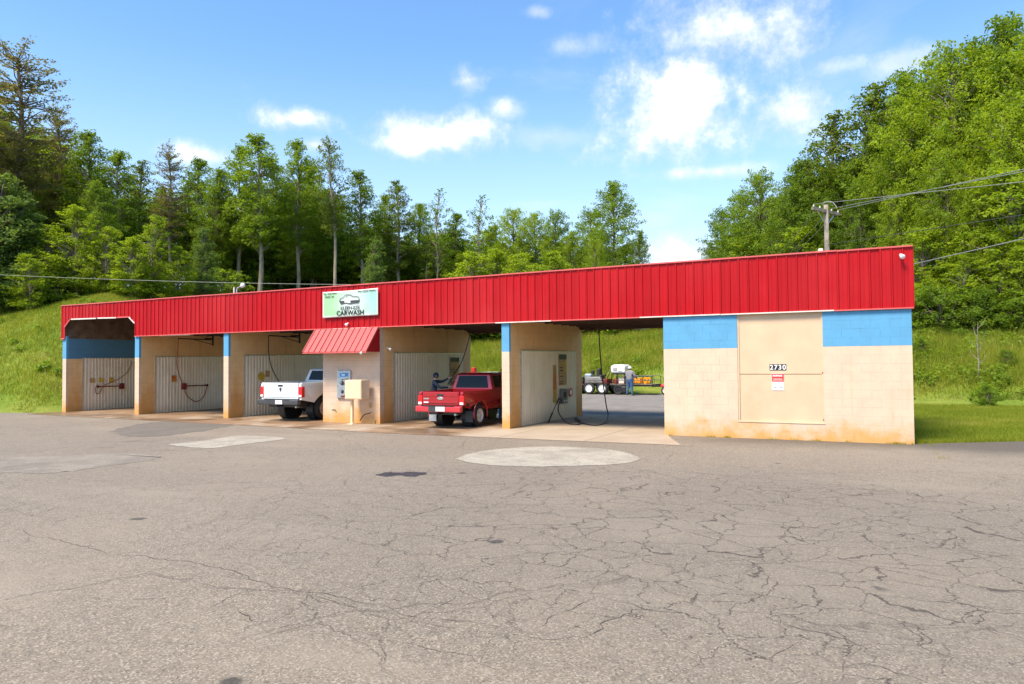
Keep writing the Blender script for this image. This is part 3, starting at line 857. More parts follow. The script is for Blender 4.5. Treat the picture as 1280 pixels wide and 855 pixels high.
for x in (AX0 + .004, AX1 - .016):
    MB().prism_x([(bot[1], bot[2] - .002), (-.004, bot[2] - .002), (-.004, top[2] - .05), (top[1], top[2] - .035)], x, x + .012).build('awning_end', 'red_metal', awn)
bx('awning_edge', 'red_trim', awn, AX0, AX1, bot[1] - .02, bot[1] + .02, bot[2] - .03, bot[2] - .001)

# broken joints and conduits on the machine wall
def crack(name, pts, r=.012, par=B, mat='oil_dark'): return MB().tube(pts, r, 5).build(name, mat, par)
crack('wall_crack', [(-15.18, -.004, .10), (-15.08, -.004, .22), (-14.98, -.004, .30), (-14.8, -.004, .34), (-14.72, -.004, .37)], .014)
crack('wall_crack', [(-16.35, -.004, .42), (-16.22, -.004, .42), (-16.17, -.004, .34)], .016)
bx('conduit', 'beige_paint', B, -15.50, -15.475, -.03, -.004, .02, .85)
bx('junction_box', 'tan_board', B, -14.80, -14.72, -.035, -.004, .52, .68)
bx('loose_block', 'tan_board', B, -14.62, -14.55, -.05, -.004, .01, .12)

# ------------------------------------------------------------------ things fixed to the building
def mat_banner():
    m, t, b = new_mat('banner_cloth')
    p = t.new('ShaderNodeTexCoord').outputs['Object']; x, y, z = t.sep(p)
    f = t.math('ADD', t.math('ADD', x, t.math('MULTIPLY', z, .4)), t.math('MULTIPLY', t.math('SUBTRACT', t.noise(p, 1.6, 2.0), .5), 1.0))
    c = t.mix(t.ramp(f, -.9, .2), (.30, .52, .28), (.46, .58, .50))
    c = t.mix(t.ramp(f, .3, 1.2), c, (.30, .55, .47))
    d = t.vmath('LENGTH', t.vmath('MULTIPLY', p, (1.0, 0.0, 1.6)))
    c = t.mix(t.ramp(d, .75, .1, 0.0, .75), c, (.60, .64, .62))
    e = t.math('MAXIMUM', t.math('MULTIPLY', t.math('ABSOLUTE', x), 1 / 1.165), t.math('MULTIPLY', t.math('ABSOLUTE', z), 1 / .44))
    ed = t.math('MAXIMUM', t.math('GREATER_THAN', t.math('ABSOLUTE', x), 1.11), t.math('GREATER_THAN', t.math('ABSOLUTE', z), .385))
    c = t.mix(ed, c, (.60, .57, .52))
    t.put(b.inputs['Base Color'], c); b.inputs['Roughness'].default_value = .5
mat_banner()
bn = thing('banner', 'mint green car wash banner with a car drawing, tied to red fascia', 'banner', (-15.51, -.11, 3.96))
mb = MB(); NX, NZ = 48, 20
for j in range(NZ + 1):
    for i in range(NX + 1):
        u, v = i / NX, j / NZ
        x = (u - .5) * 2.32; z = (v - .5) * .885 + .02 * (u - .5) - .015 * sin(pi * u) * (1 if v > .5 else -.3)
        e = min(u, 1 - u, v, 1 - v)
        wr = (.007 * sin(7 * x + 9 * z) + .005 * sin(15 * x - 6 * z + 1)) * (0.3 + u) * min(1, 6 * e)
        mb.v.append((x, wr - .006 * sin(pi * u), z))
for j in range(NZ):
    for i in range(NX):
        a = j * (NX + 1) + i; mb.f.append((a, a + 1, a + NX + 2, a + NX + 1))
cl = mb.build('cloth', 'banner_cloth', bn, True)
so = cl.modifiers.new('thick', 'SOLIDIFY'); so.thickness = .003
for sx in (-1, 0, 1):
    for sz in (-1, 1): MB().lathe_z([(.012, -.004), (.016, 0), (.012, .004)], 8).build('grommet', 'chrome', bn).location = (sx * 1.13, -.028, sz * .42)
BF = -.024
text('lettering', 'CARWASH', .225, 'black_sign', bn, (.03, BF, -.385), bold=.004, sx=1.05)
text('lettering', 'KLEEN-EZE', .165, 'black_sign', bn, (.03, BF, -.205), sx=1.0)
# the small print is too fine to read in the photograph: short strokes
for (x0, x1, z) in ((-1.09, -.96, .36), (-.92, -.76, .36), (-.72, -.52, .365), (-1.04, -.80, .255), (-.76, -.64, .258), (.36, .52, .375), (.55, .78, .382), (.81, 1.08, .388)):
    x = x0
    while x < x1 - .02:
        w = random.uniform(.018, .03); MB().box(x, min(x + w, x1), BF - .001, BF + .001, z - .018, z + .022).build('small_print', 'charcoal_plastic', bn); x += w + .014
# car drawing: body, windows, two lamps
lg = [(-.40, -.02), (-.38, .05), (-.26, .08), (-.17, .16), (.02, .165), (.14, .10), (.36, .075), (.40, .03), (.40, -.04), (.33, -.06)]
MB().tube([(x, BF, z + .13) for x, z in lg], .008, 5).build('car_drawing', 'charcoal_plastic', bn)
for a, w in ((-.30, .17), (.20, .30)):
    MB().box(a - w / 2, a + w / 2, BF - .002, BF + .002, .02, .095).build('car_drawing', 'charcoal_plastic', bn)
MB().tube([(x, BF, z) for x, z in ((-.42, .11), (-.36, .0), (-.12, .02), (-.02, -.005), (.36, .02), (.42, .10))], .014, 5).build('car_drawing', 'charcoal_plastic', bn)
MB().tube([(x, BF, z + .13) for x, z in ((-.12, .06), (-.10, .15))], .006, 5).build('car_drawing', 'charcoal_plastic', bn)

def flood(name, loc, label, rz=0.0, s=1.0, group=None):
    s *= .72
    t = thing(name, label, 'light', loc, rz, group)
    MB().lathe_z([(.03 * s, 0), (.045 * s, .01), (.045 * s, .03), (.03 * s, .04)], 12).build('base', 'trim_white', t).rotation_euler = (pi / 2, 0, 0)
    MB().tube([(0, -.03, 0), (0, -.07 * s, -.01), (0, -.09 * s, -.03 * s)], .012 * s, 8).build('arm', 'trim_white', t)
    h = MB().lathe_z([(.028 * s, 0), (.05 * s, .05 * s), (.075 * s, .12 * s), (.072 * s, .13 * s)], 14).build('lamp_head', 'lamp_white', t, True)
    h.location = (0, -.08 * s, -.02 * s); h.rotation_euler = (RAD(115), 0, RAD(20))
    return t
flood('flood_light', (-15.61, -.065, 3.30), 'small white flood light under the mint banner')
flood('flood_light', (-14.55, -.70, 2.33), 'small white flood light at the awning corner', .3, .8)
flood('flood_light', (-14.35, .36, 2.47), 'white flood light on the wall beside the red pickup', pi / 2)
flood('flood_light', (.56, -.065, 4.36), 'round flood light at the fascia end above the store room', 0, 1.1)
flood('flood_light', (-5.12, .55, 3.12), 'small white lamp under the eave beside the store room', 0, .9)
# lamp on a bent pipe standing on the roof edge
t = thing('roof_lamp', 'white flood lamp on a bent pipe on the roof edge', 'light', (*on_y(296, 366, .3)[:2], Z_TOP + .02))
MB().tube([(0, 0, -.1), (0, 0, .20), (.04, 0, .25), (.26, -.02, .30)], .022, 8).build('pipe', 'galvanised', t)
MB().tube([(-.14, 0, -.1), (-.14, 0, .28)], .03, 8).build('conduit', 'trim_white', t)
h = MB().lathe_z([(.05, 0), (.075, .04), (.10, .16), (.11, .22)], 16).build('lamp_head', 'lamp_white', t, True); h.location = (.25, -.02, .29); h.rotation_euler = (RAD(20), RAD(75), 0); h.scale = (.75, .75, .75)

# house number and warning sign
t = thing('house_number', 'black plates with white house number on the boarded doorway', 'sign', (-2.18, .044, 1.785))
for i, ch in enumerate('2730'):
    x = -.148 + i * .0987
    pl = MB().box(x - .0485, x + .0485, -.008, 0, -.075, .075).build('number_plate', 'black_sign', t)
    text('digit', ch, .165, 'sign_white', pl, (x, -.009, -.057), bold=.003)
t = thing('warning_sign', 'red and white warning notice below the house number', 'sign', (-2.185, .044, 1.42))
MB().box(-.142, .142, -.006, 0, -.21, .21).build('board', 'sign_white', t, bevel=.004)
bx('red_field', 'sign_red', t, -.138, .138, -.0085, -.0065, .005, .206)
for z, w, h_ in ((.155, .115, .022), (.075, .10, .010), (.045, .11, .010)):
    x = -w
    while x < w - .01:
        k = random.uniform(.012, .028); bx('print', 'sign_white' if z > .1 else 'trim_white', t, x, min(x + k, w), -.011, -.0088, z - h_, z + h_); x += k + .012
for a, b_ in ((-.105, -.03), (.04, .115)): bx('print', 'sign_grey', t, a, b_, -.0088, -.0066, -.155, -.125)
for a, b_ in ((-.09, -.05), (.05, .09)): bx('print', 'trim_white', t, a, b_, -.0088, -.0066, -.09, -.05)

# vending panel, money box on a post
t = thing('vending_panel', 'tall metal vending panel with dials and blue emblem under the awning', 'vending machine', (-15.80, -.002, .82))
MB().box(-.27, .27, -.07, 0, 0, .92).build('cabinet', 'steel_panel', t, bevel=.012)
bx('side_rail', 'galvanised', t, -.30, -.265, -.05, 0, -.02, .94)
MB().hexa([(-.18, -.078, .70), (.20, -.078, .72), (.20, -.071, .72), (-.18, -.071, .70)], [(-.16, -.078, .83), (.17, -.078, .85), (.17, -.071, .85), (-.16, -.071, .83)]).build('emblem', 'blue_glossy', t, bevel=.003)
bx('emblem_mark', 'lamp_white', t, -.08, .06, -.084, -.079, .755, .79)
for (x, z, r) in ((-.06, .50, .075), (.14, .50, .07), (-.06, .22, .065), (.15, .22, .075)):
    k = MB().lathe_z([(r, 0), (r, .012), (r * .6, .015), (r * .55, .04)], 14).build('dial', 'charcoal_plastic', t); k.location = (x, -.07, z); k.rotation_euler = (pi / 2, 0, 0)
    bx('dial_pointer', 'chrome', k, -.008, .008, -.01, r * .5, .04, .046)
for (x, z) in ((-.05, .62), (.09, .62), (.16, .64)): bx('coin_slot', 'black_sign', t, x - .03, x + .03, -.076, -.071, z - .016, z + .016)
bx('price_strip', 'rust_red', t, -.12, .14, -.078, -.0705, .03, .09)
t = thing('money_box', 'square beige metal box on a post beside the vending panel', 'box', (-15.27, -.38, .0))
MB().box(-.04, .62, -.22, .20, .82, 1.44).build('cabinet', 'beige_paint', t, bevel=.012)
MB().box(-.012, .595, -.229, -.221, .85, 1.41).build('door', 'beige_paint', t, bevel=.004)
MB().box(.05, .13, -.06, .02, 0.0, .82).build('post', 'beige_paint', t, bevel=.006)
MB().box(-.01, .19, -.14, .10, 0.0, .03).build('foot_plate', 'beige_paint', t, bevel=.004)
for z in (.9, 1.28): bx('hinge', 'rust_red', t, -.065, -.041, -.21, -.16, z, z + .07)
bx('bracket', 'beige_paint', t, .25, .33, .20, .378, 1.05, 1.2)

# booms, hoses and wand holders in the bays
def boom(xw, y0, y1, label):
    t = thing('wash_boom', label, 'hose boom', (xw, y1, 3.05), 0, 'wash booms under the bay ceilings')
    L = y0 - y1
    MB().tube([(.55, L, .02), (.5, L * .5, .01), (.45, 0, 0)], .022, 8).build('arm', 'dark_metal', t)
    MB().tube([(.48, L * .55, -.01), (.45, 0, -.20)], .014, 6).build('brace', 'dark_metal', t)
    MB().tube([(.45, 0, -.24), (.45, 0, .36)], .035, 8).build('swivel_post', 'dark_metal', t)
    bx('mount', 'dark_metal', t, .0, .45, -.05, .05, .04, .09)
    return t
boom(-26.25, 1.37, 3.2, 'dark steel hose boom over the bay with red wand rail and red hose')
boom(-21.25, 1.42, 3.18, 'dark steel hose boom above the white pickup')
def hose(name, pts, r, mat, label, cat='hose'):
    return tag(MB().tube(bez(pts, 60), r, 7).build(name, mat, None, True), label, cat)
hose('wash_hose', [(-25.70, 1.37, 3.05), (-25.78, 1.42, 2.6), (-26.0, 1.55, 2.0), (-26.12, 1.8, 1.45), (-26.14, 2.0, 1.05), (-26.13, 2.2, .62), (-26.12, 2.63, .40), (-26.13, 3.0, .6), (-26.14, 3.2, 1.06)], .018, 'hose_red', 'red hose drooping from its boom to the wall rail, second bay')
hose('wash_hose', [(-20.7, 1.42, 3.06), (-20.78, 1.5, 2.5), (-20.9, 1.75, 1.9), (-20.95, 2.2, 1.3), (-20.9, 2.45, 1.0), (-20.8, 2.5, .5), (-20.6, 2.6, .03)], .018, 'hose_black', 'black hose hanging in the white pickup bay')
hose('wash_hose', [tuple(on_x(60 + a / 4.75, 360 + b / 4.75, -30.9)) for a, b in ((500, 440), (470, 500), (410, 545), (330, 580), (318, 605), (300, 628), (280, 615), (285, 585), (300, 578))], .014, 'hose_red', 'red hose looped over the wall rail under the blue band')
def wand_rail(xw, y0, y1, z, side, label):
    t = thing('wand_rail', label, 'wand holder', (xw, y0, z), 0, 'red wand rails on the bay walls')
    L = y1 - y0
    MB().tube([(.12, 0, 0), (.12, L, 0)], .022, 8).build('tube', 'rust_red', t)
    yb = 0 if side < 0 else L
    bx('holder_box', 'rust_red', t, .036, .17, yb - .08, yb + .08, -.14, .12)
    bx('clip', 'dark_metal', t, .036, .15, L - yb - .02, L - yb + .02, -.04, .04)
    return t
wand_rail(-31.0, 1.37, 2.49, 1.04, 1, 'red wand rail with its holder box, in the bay with blue wall')
wand_rail(-26.25, 2.02, 3.2, 1.08, -1, 'red wand rail crossed by a drooping red hose')
# brush plaques on the walls
def plaque(x, y, z, w, h, mat, label, parts=()):
    t = thing('wall_plaque', label, 'sign', (x, y, z))
    bx('board', mat, t, .036, .05, 0, w, 0, h)
    return t
for (y, z, w, h, m, l) in ((1.02, 1.22, .22, .2, 'tan_board', 'faded tan plaque nearest the front, bay with blue wall'), (1.42, 1.24, .24, .17, 'yellow_strip', 'small yellow plaque above the red wand rail'), (1.92, 1.22, .2, .2, 'yellow_strip', 'yellow plaque above the red holder box')):
    plaque(-30.985, y, z, w, h, m, l)
t = thing('wall_plaque', 'yellow round notice beside the white pickup tailgate', 'sign', (-21.21, 1.55, 1.5))
k = MB().lathe_z([(.17, 0), (.17, .012)], 20).build('disc', 'yellow_strip', t); k.rotation_euler = (0, pi / 2, 0)
bx('tab', 'tan_board', t, 0, .012, .2, .42, -.02, .22)
t = thing('wall_plaque', 'orange notice on the ribbed sheets, second bay', 'sign', (-26.20, 1.45, 1.28))
bx('board', 'orange_strip', t, 0, .012, 0, .24, 0, .26)

def instruction_board(xw, y, z, label, lab2):
    t = thing('instruction_board', label, 'sign', (xw, y, z), 0, 'instruction boards in the bays')
    bx('board', 'tan_board', t, .038, .06, 0, .62, 0, 1.02)
    bx('header', 'black_sign', t, .061, .07, 0, .62, .88, 1.05)
    for k, zz in enumerate((.60, .50, .30, .12, .05)): bx('print_line', 'brown_boards', t, .061, .066, .02, .34 if k % 2 else .30, zz - .018, zz + .018)
    bx('notice', 'yellow_strip', t, .061, .067, .36, .60, .42, .82)
    m = thing('meter_box', lab2, 'meter', (xw, y + .02, z - .62), 0, 'meter boxes below the instruction boards')
    MB().box(.038, .16, 0, .46, 0, .50).build('cabinet', 'machine_grey', m, bevel=.015)
    k = MB().lathe_z([(.10, 0), (.10, .02), (.05, .03)], 16).build('dial', 'black_sign', m); k.location = (.161, .23, .30); k.rotation_euler = (0, pi / 2, 0)
    for a in (.1, .3): bx('coin_slot', 'steel_panel', m, .161, .166, a, a + .1, .06, .12)
instruction_board(-14.37, 4.25, 1.12, 'tan instruction board above the bed of the red pickup', 'dark coin meter box beside the red pickup')
instruction_board(-9.65, 3.62, 1.17, 'tan instruction board over the leaning spray wand', 'dark coin meter box near the leaning spray wand')
t = thing('price_strip', 'orange and yellow upright price strip left of a coin meter', 'sign', (-9.65, 3.12, .62))
bx('upper_panel', 'orange_strip', t, .038, .05, 0, .26, .42, .95)
bx('lower_panel', 'yellow_strip', t, .038, .05, 0, .26, 0, .42)
bx('heading', 'tan_board', t, .038, .05, 0, .26, .95, 1.24)
t = thing('round_notice', 'small round red and white notice beside a coin meter', 'sign', (-9.60, 4.62, .90))
k = MB().lathe_z([(.16, 0), (.16, .01)], 20).build('disc', 'sign_red', t); k.rotation_euler = (0, pi / 2, 0)
k = MB().lathe_z([(.09, .011), (.09, .015)], 20).build('centre', 'sign_white', t); k.rotation_euler = (0, pi / 2, 0)

# hanging hose with wand in the open bay
P_ = lambda x, y, z: tuple(on_z(x, y, z))
hx = np.array(on_x(749, 412, -7.6))
hs = [tuple(on_x(748.5, 411, -7.9)), tuple(on_x(750, 440, -7.9)), tuple(on_x(752.5, 468, -7.9)), tuple(on_x(757.5, 505, -7.95)), tuple(on_x(760, 518, -8.0))]
fl = [P_(757, 528, .03), P_(745, 531.5, .03), P_(728, 529, .03), P_(719, 524.5, .03), P_(720, 522.5, .03), P_(727, 527.5, .04), P_(722, 530.5, .03), P_(708, 528, .06)]
wh = (-9.32, 2.95, .66)
hose('wash_hose', hs + fl + [tuple(on_x(698, 515, -9.4)), wh], .019, 'hose_black', 'black hose hanging from the ceiling and coiling to the wand')
t = thing('spray_wand', 'black spray wand leaning on the white ribbed wall', 'spray wand', (-9.42, 2.25, .02))
MB().tube([(0, 0, 0), (.02, .30, .30)], .026, 8).build('nozzle_shroud', 'black_plastic', t)
MB().tube([(.02, .30, .30), (.05, .58, .58)], .013, 8).build('lance', 'dark_metal', t)
MB().tube([(.05, .58, .58), (.08, .72, .74), (.10, .85, .72), (.10, .86, .60)], .026, 8).build('trigger_grip', 'black_plastic', t)

# ------------------------------------------------------------------ vehicles
def wheel(par, x, y, r, w, sx, tyre='black_rubber', rim='chrome', spokes=5, name='wheel'):
    h = link(name, None, par, (x, y, r)); h.empty_display_size = .1
    t = MB().lathe_x([(-w / 2, r * .62), (-w / 2, r * .86), (-w * .42, r * .97), (-w * .25, r), (w * .25, r), (w * .42, r * .97), (w / 2, r * .86), (w / 2, r * .62), (-w / 2, r * .62)], 32).build('tyre', tyre, h, True)
    e = w / 2 * sx
    m = MB().lathe_x([(e * .2, r * .60), (e * .96, r * .63), (e * 1.02, r * .58), (e * .75, r * .52), (e * .5, r * .2), (e * .5, .001)], 28)
    for k in range(spokes):
        a = 2 * pi * k / spokes
        ca, sa = cos(a), sin(a); o = r * .54; i = r * .08; hw = r * .085
        pts = []
        for rr, xx in ((i, e * .72), (o, e * .86)):
            for q in (-hw, hw): pts.append((xx, rr * ca - q * sa, rr * sa + q * ca))
        b4 = [(p[0] - e * .25, p[1], p[2]) for p in pts]
        m.add(pts + b4, [(0, 1, 3, 2), (4, 6, 7, 5), (0, 4, 5, 1), (2, 3, 7, 6), (0, 2, 6, 4), (1, 5, 7, 3)])
    m.lathe_x([(e * .5, r * .17), (e * .95, r * .15), (e * .97, .001)], 16)
    m.build('rim', rim, h)
    return h

def pickup(name, label, loc, rz, W, tail, bed, cab, front, wb, zb, zbelt, zroof, r, paint, bumper, flares, lamp_z, clip_extra=None, tyre_w=.25, ext=True):
    T = thing(name, label, 'pickup truck', loc, rz)
    hw = W / 2
    # sides: bed and cab with wheel arches, slightly rounded over
    def side_poly():
        ra = r + .085
        p = [(tail + .02, zb + .12), (tail, zbelt - .05), (tail + .05, zbelt)]
        p += [(cab[1] + .1, zbelt + .02), (cab[1] + .35, zbelt - .02), (front - .25, zbelt - .10), (front - .03, zbelt - .22), (front, zb + .15), (front - .05, zb + .02)]
        c = (wb, r + .02); a0 = math.asin(max(-1, min(1, (zb + .0 - c[1]) / ra)))
        p += [(c[0] + ra * cos(a), c[1] + ra * sin(a)) for a in np.linspace(a0, pi - a0, 12)]
        p += [(wb - ra - .15, zb - .06), (ra + .15, zb - .06)]
        c = (0, r + .02)
        p += [(c[0] + ra * cos(a), c[1] + ra * sin(a)) for a in np.linspace(a0, pi - a0, 12)]
        return p
    for s in (-1, 1):
        poly = side_poly(); mb = MB(); n = len(poly)
        def off(z): # tumblehome: pulled in above the shoulder line and at the sill
            u = (z - (zb + .3)) / (zbelt - zb - .3)
            return hw - .05 * max(0, u) ** 2 - .05 * max(0, -u * 2) ** 1.5
        mb.v = [(s * off(z), y, z) for y, z in poly] + [(s * (hw - .13), y, z) for y, z in poly]
        mb.f = [tuple(range(n)), tuple(range(2 * n - 1, n - 1, -1))] + [(i, (i + 1) % n, n + (i + 1) % n, n + i) for i in range(n)]
        sd_ = mb.build('body_side', paint, T, bevel=.025, seg=3)
        # dark wheel well
        for yy in (0, wb):
            MB().lathe_x([(s * (hw - .14), r + .08), (s * (hw - .45), r + .08), (s * (hw - .45), .01)], 24, (0, yy, r + .02)).build('wheel_well', 'black_plastic', T)
        if flares:
            for yy in (0, wb):
                ra = r + .10
                MB().tube([(s * (hw - .005), yy + ra * cos(a), r + .02 + ra * sin(a)) for a in np.linspace(-.25, pi + .25, 16)], .022, 6).build('fender_flare', paint, T, True)
        # door lines and handle
        d = MB().box(min(s * (hw - .02), s * (hw + .001)), max(s * (hw - .02), s * (hw + .001)), cab[0] + .55, cab[1] - .25, zb + .05, zbelt - .06).build('door', paint, T, bevel=.01)
        bx('handle', 'black_plastic', d, min(s * hw, s * (hw + .02)), max(s * hw, s * (hw + .02)), cab[0] + .62, cab[0] + .80, zbelt - .20, zbelt - .155, .008)
        # mirror
        mr = MB().box(min(s * (hw - .05), s * (hw + .2)), max(s * (hw - .05), s * (hw + .2)), cab[1] - .42, cab[1] - .32, zbelt + .04, zbelt + .24).build('mirror', 'black_plastic', T, bevel=.03)
        # tail lamp
        a, b_ = s * (hw - .16), s * (hw + .004)
        tl = MB().box(min(a, b_), max(a, b_), tail - .012, tail + .14, lamp_z[0], lamp_z[1]).build('tail_lamp', 'tail_lamp', T, bevel=.02)
        bx('reversing_lens', 'lamp_white', tl, min(a, b_) + .025, max(a, b_) - .025, tail - .017, tail - .0125, lamp_z[0] + .02, lamp_z[0] + .09)
        for yy in (0, wb): wheel(T, s * (hw - .02 - tyre_w / 2), yy, r, tyre_w, s, rim='wheel_silver', spokes=6 if flares else 8)
    # bed floor, inner walls, bulkhead
    MB().box(-hw + .12, hw - .12, tail + .06, bed, zb + .12, zb + .18).build('bed_floor', 'black_plastic', T)
    MB().box(-hw + .1, hw - .1, bed, cab[0], zb, zbelt).build('bulkhead', paint, T)
    # tailgate
    g = MB().box(-hw + .165, hw - .165, tail - .015, tail + .06, zb + .14, zbelt - .005).build('tailgate', paint, T, bevel=.02, seg=3)
    MB().box(-hw + .20, hw - .20, tail - .024, tail - .0145, zbelt - .14, zbelt - .02).build('upper_crease', paint, g, bevel=.008)
    MB().box(-hw + .20, hw - .20, tail - .030, tail - .0145, zb + .20, zb + .26).build('lower_crease', paint, g, bevel=.01)
    MB().box(-.11, .11, tail - .036, tail - .016, zbelt - .125, zbelt - .065).build('handle', 'black_plastic', g, bevel=.01)
    # bumper with plate recess, hitch
    bm_ = MB().box(-hw + .02, hw - .02, tail - .20, tail - .02, zb - .05, zb + .13).build('rear_bumper', bumper, T, bevel=.035, seg=3)
    MB().box(-.55, .55, tail - .205, tail - .06, zb + .129, zb + .142).build('bumper_step', 'black_plastic', bm_)
    pl = MB().box(-.30, .02, tail - .212, tail - .201, zb - .03, zb + .12).build('plate_recess', 'charcoal_plastic', bm_)
    MB().box(-.05, .26, tail - .216, tail - .2125, zb - .02, zb + .115).build('number_plate', 'plate_white', bm_)
    MB().tube([(0, tail - .25, zb - .08), (0, tail + .3, zb - .08)], .035, 8).build('hitch', 'dark_metal', T)
    # chassis and axle
    MB().box(-hw + .32, hw - .32, tail + .1, front - .3, zb - .14, zb + .1).build('chassis', 'black_plastic', T)
    MB().tube([(-hw + .2, 0, r), (-.12, 0, r), (0, 0, r), (.12, 0, r), (hw - .2, 0, r)], [.05, .05, .14, .05, .05], 10).build('rear_axle', 'dark_metal', T)
    MB().tube([(hw - .45, .8, zb - .1), (hw - .42, -.4, zb - .12), (hw - .33, tail + .05, zb - .13)], .035, 8).build('exhaust', 'galvanised', T)
    # cab lower, hood, front
    MB().box(-hw + .1, hw - .1, cab[0], cab[1] + .3, zb, zbelt - .004).build('cab_lower', paint, T)
    h = MB().hexa([(-hw + .08, cab[1] + .25, zbelt - .4), (hw - .08, cab[1] + .25, zbelt - .4), (hw - .08, front - .05, zbelt - .4), (-hw + .08, front - .05, zbelt - .4)],
                  [(-hw + .1, cab[1] + .25, zbelt + .04), (hw - .1, cab[1] + .25, zbelt + .04), (hw - .12, front - .1, zbelt - .09), (-hw + .12, front - .1, zbelt - .09)]).build('hood', paint, T, bevel=.03)
    fr = MB().box(-hw + .1, hw - .1, front - .12, front, zb + .1, zbelt - .15).build('grille', 'black_plastic', T, bevel=.02)
    for s in (-1, 1): MB().box(min(s * .45, s * (hw - .1)), max(s * .45, s * (hw - .1)), front - .02, front + .012, zb + .28, zb + .46).build('headlamp', 'lamp_white', fr, bevel=.02)
    MB().box(-hw + .03, hw - .03, front - .1, front + .10, zb - .08, zb + .14).build('front_bumper', bumper, T, bevel=.04)
    # greenhouse
    b0, b1 = cab[0] + .02, cab[1] + .28
    t0, t1 = cab[0] + .14, cab[1] - .42
    bw_, tw = hw - .045, hw - .19
    zt = zroof - .05
    bot_ = [(-bw_, b0, zbelt - .01), (bw_, b0, zbelt - .01), (bw_, b1, zbelt - .01), (-bw_, b1, zbelt - .01)]
    top_ = [(-tw, t0, zt), (tw, t0, zt), (tw, t1, zt), (-tw, t1, zt)]
    cabm = MB().hexa(bot_, top_).build('cab', paint, T, bevel=.03)
    MB().hexa([(-tw - .02, t0 - .02, zt - .005), (tw + .02, t0 - .02, zt - .005), (tw + .02, t1 + .03, zt - .005), (-tw - .02, t1 + .03, zt - .005)],
              [(-tw + .08, t0 + .1, zroof), (tw - .08, t0 + .1, zroof), (tw - .08, t1 - .1, zroof), (-tw + .08, t1 - .1, zroof)]).build('roof', paint, cabm, bevel=.03, seg=3)
    def pane(nm, q, u0, u1, v0, v1, e=.006):   # q: bl, br, tr, tl of a face
        q = [np.array(p) for p in q]; nn_ = np.cross(q[1] - q[0], q[3] - q[0]); nn_ = nn_ / np.linalg.norm(nn_)
        f = lambda u, v: (q[0] * (1 - u) + q[1] * u) * (1 - v) + (q[3] * (1 - u) + q[2] * u) * v
        c = [f(u0, v0), f(u1, v0), f(u1, v1), f(u0, v1)]
        MB().add([p + nn_ * e for p in c] + [p - nn_ * .01 for p in c], [(0, 1, 2, 3), (7, 6, 5, 4), (0, 4, 5, 1), (1, 5, 6, 2), (2, 6, 7, 3), (3, 7, 4, 0)]).build(nm, 'dark_glass', cabm)
    pane('rear_window', (bot_[0], bot_[1], top_[1], top_[0]), .09, .91, .12, .90)
    pane('windscreen', (bot_[2], bot_[3], top_[3], top_[2]), .06, .94, .08, .92)
    rs = (bot_[1], bot_[2], top_[2], top_[1]); ls = (bot_[3], bot_[0], top_[0], top_[3])
    k = .36 if ext else .06
    pane('door_window', rs, k + .03, .86, .10, .90); pane('door_window', ls, .14, .97 - k, .10, .90)
    if ext:
        pane('quarter_window', rs, .10, k - .01, .14, .88); pane('quarter_window', ls, 1.01 - k, .90, .14, .88)
    return T, dict(g=g, hw=hw, tail=tail)

# the red pickup being washed
RT, info = pickup('red_pickup', 'shiny dark red pickup truck parked in an open wash bay', (-11.62, .33, .008), RAD(2.0), 1.58, -1.06, .82, (.88, 2.75), 3.95, 3.1, .55, 1.10, 1.63, .345, 'red_car_paint', 'red_light_paint', True, (.70, .98))
g = info['g']
em = MB().lathe_z([(.10, 0), (.10, .008), (.085, .012)], 24).build('oval_emblem', 'chrome', g); em.scale = (1, .48, 1); em.location = (0, -1.077, .90); em.rotation_euler = (pi / 2, 0, 0)
MB().box(-.58, -.40, -1.079, -1.0755, .87, .91).build('name_badge', 'chrome', g)
MB().box(-.56, -.40, -1.103, -1.091, .765, .80).build('sticker', 'lamp_white', g)
for s in (-1, 1):
    MB().box(s * .63 - .13, s * .63 + .13, -.48, -.45, .16, .50).build('mud_flap', 'galvanised' if s < 0 else 'charcoal_plastic', RT, bevel=.01)
MB().box(-.22, .22, .98, 1.05, 1.615, 1.65).build('stop_lamp', 'tail_lamp', RT, bevel=.008)
# the white pickup
WT, info = pickup('white_pickup', 'white pickup truck with dark bumper, half behind the machine room', (-18.30, .77, .008), RAD(0.5), 1.90, -1.15, .92, (.98, 2.95), 4.55, 3.55, .62, 1.32, 1.80, .40, 'white_car_paint', 'charcoal_plastic', False, (.82, 1.19), tyre_w=.28)
g = info['g']
MB().add([(-.045, 0, .11), (.045, 0, .11), (.05, 0, .05), (.02, 0, -.01), (0, 0, -.03), (-.02, 0, -.01), (-.05, 0, .05), (-.045, -.01, .11), (.045, -.01, .11), (.05, -.01, .05), (.02, -.01, -.01), (0, -.01, -.03), (-.02, -.01, -.01), (-.05, -.01, .05)],
         [(0, 1, 2, 3, 4, 5, 6), (13, 12, 11, 10, 9, 8, 7)] + [(i, 7 + i, 7 + (i + 1) % 7, (i + 1) % 7) for i in range(7)]).build('shield_emblem', 'charcoal_plastic', g).location = (0, -1.166, 1.04)
MB().box(.52, .72, -1.17, -1.166, .97, .995).build('badge', 'galvanised', g)
bc = MB().lathe_z([(.07, 0), (.075, .03), (.06, .09), (.03, .11)], 14).build('beacon', 'amber_lamp', WT, True); bc.location = (.22, 1.35, 1.797)
bc = MB().lathe_z([(.07, 0), (.075, .03), (.06, .09), (.03, .11)], 14).build('beacon', 'amber_lamp', WT, True); bc.location = (.42, 1.35, 1.797)

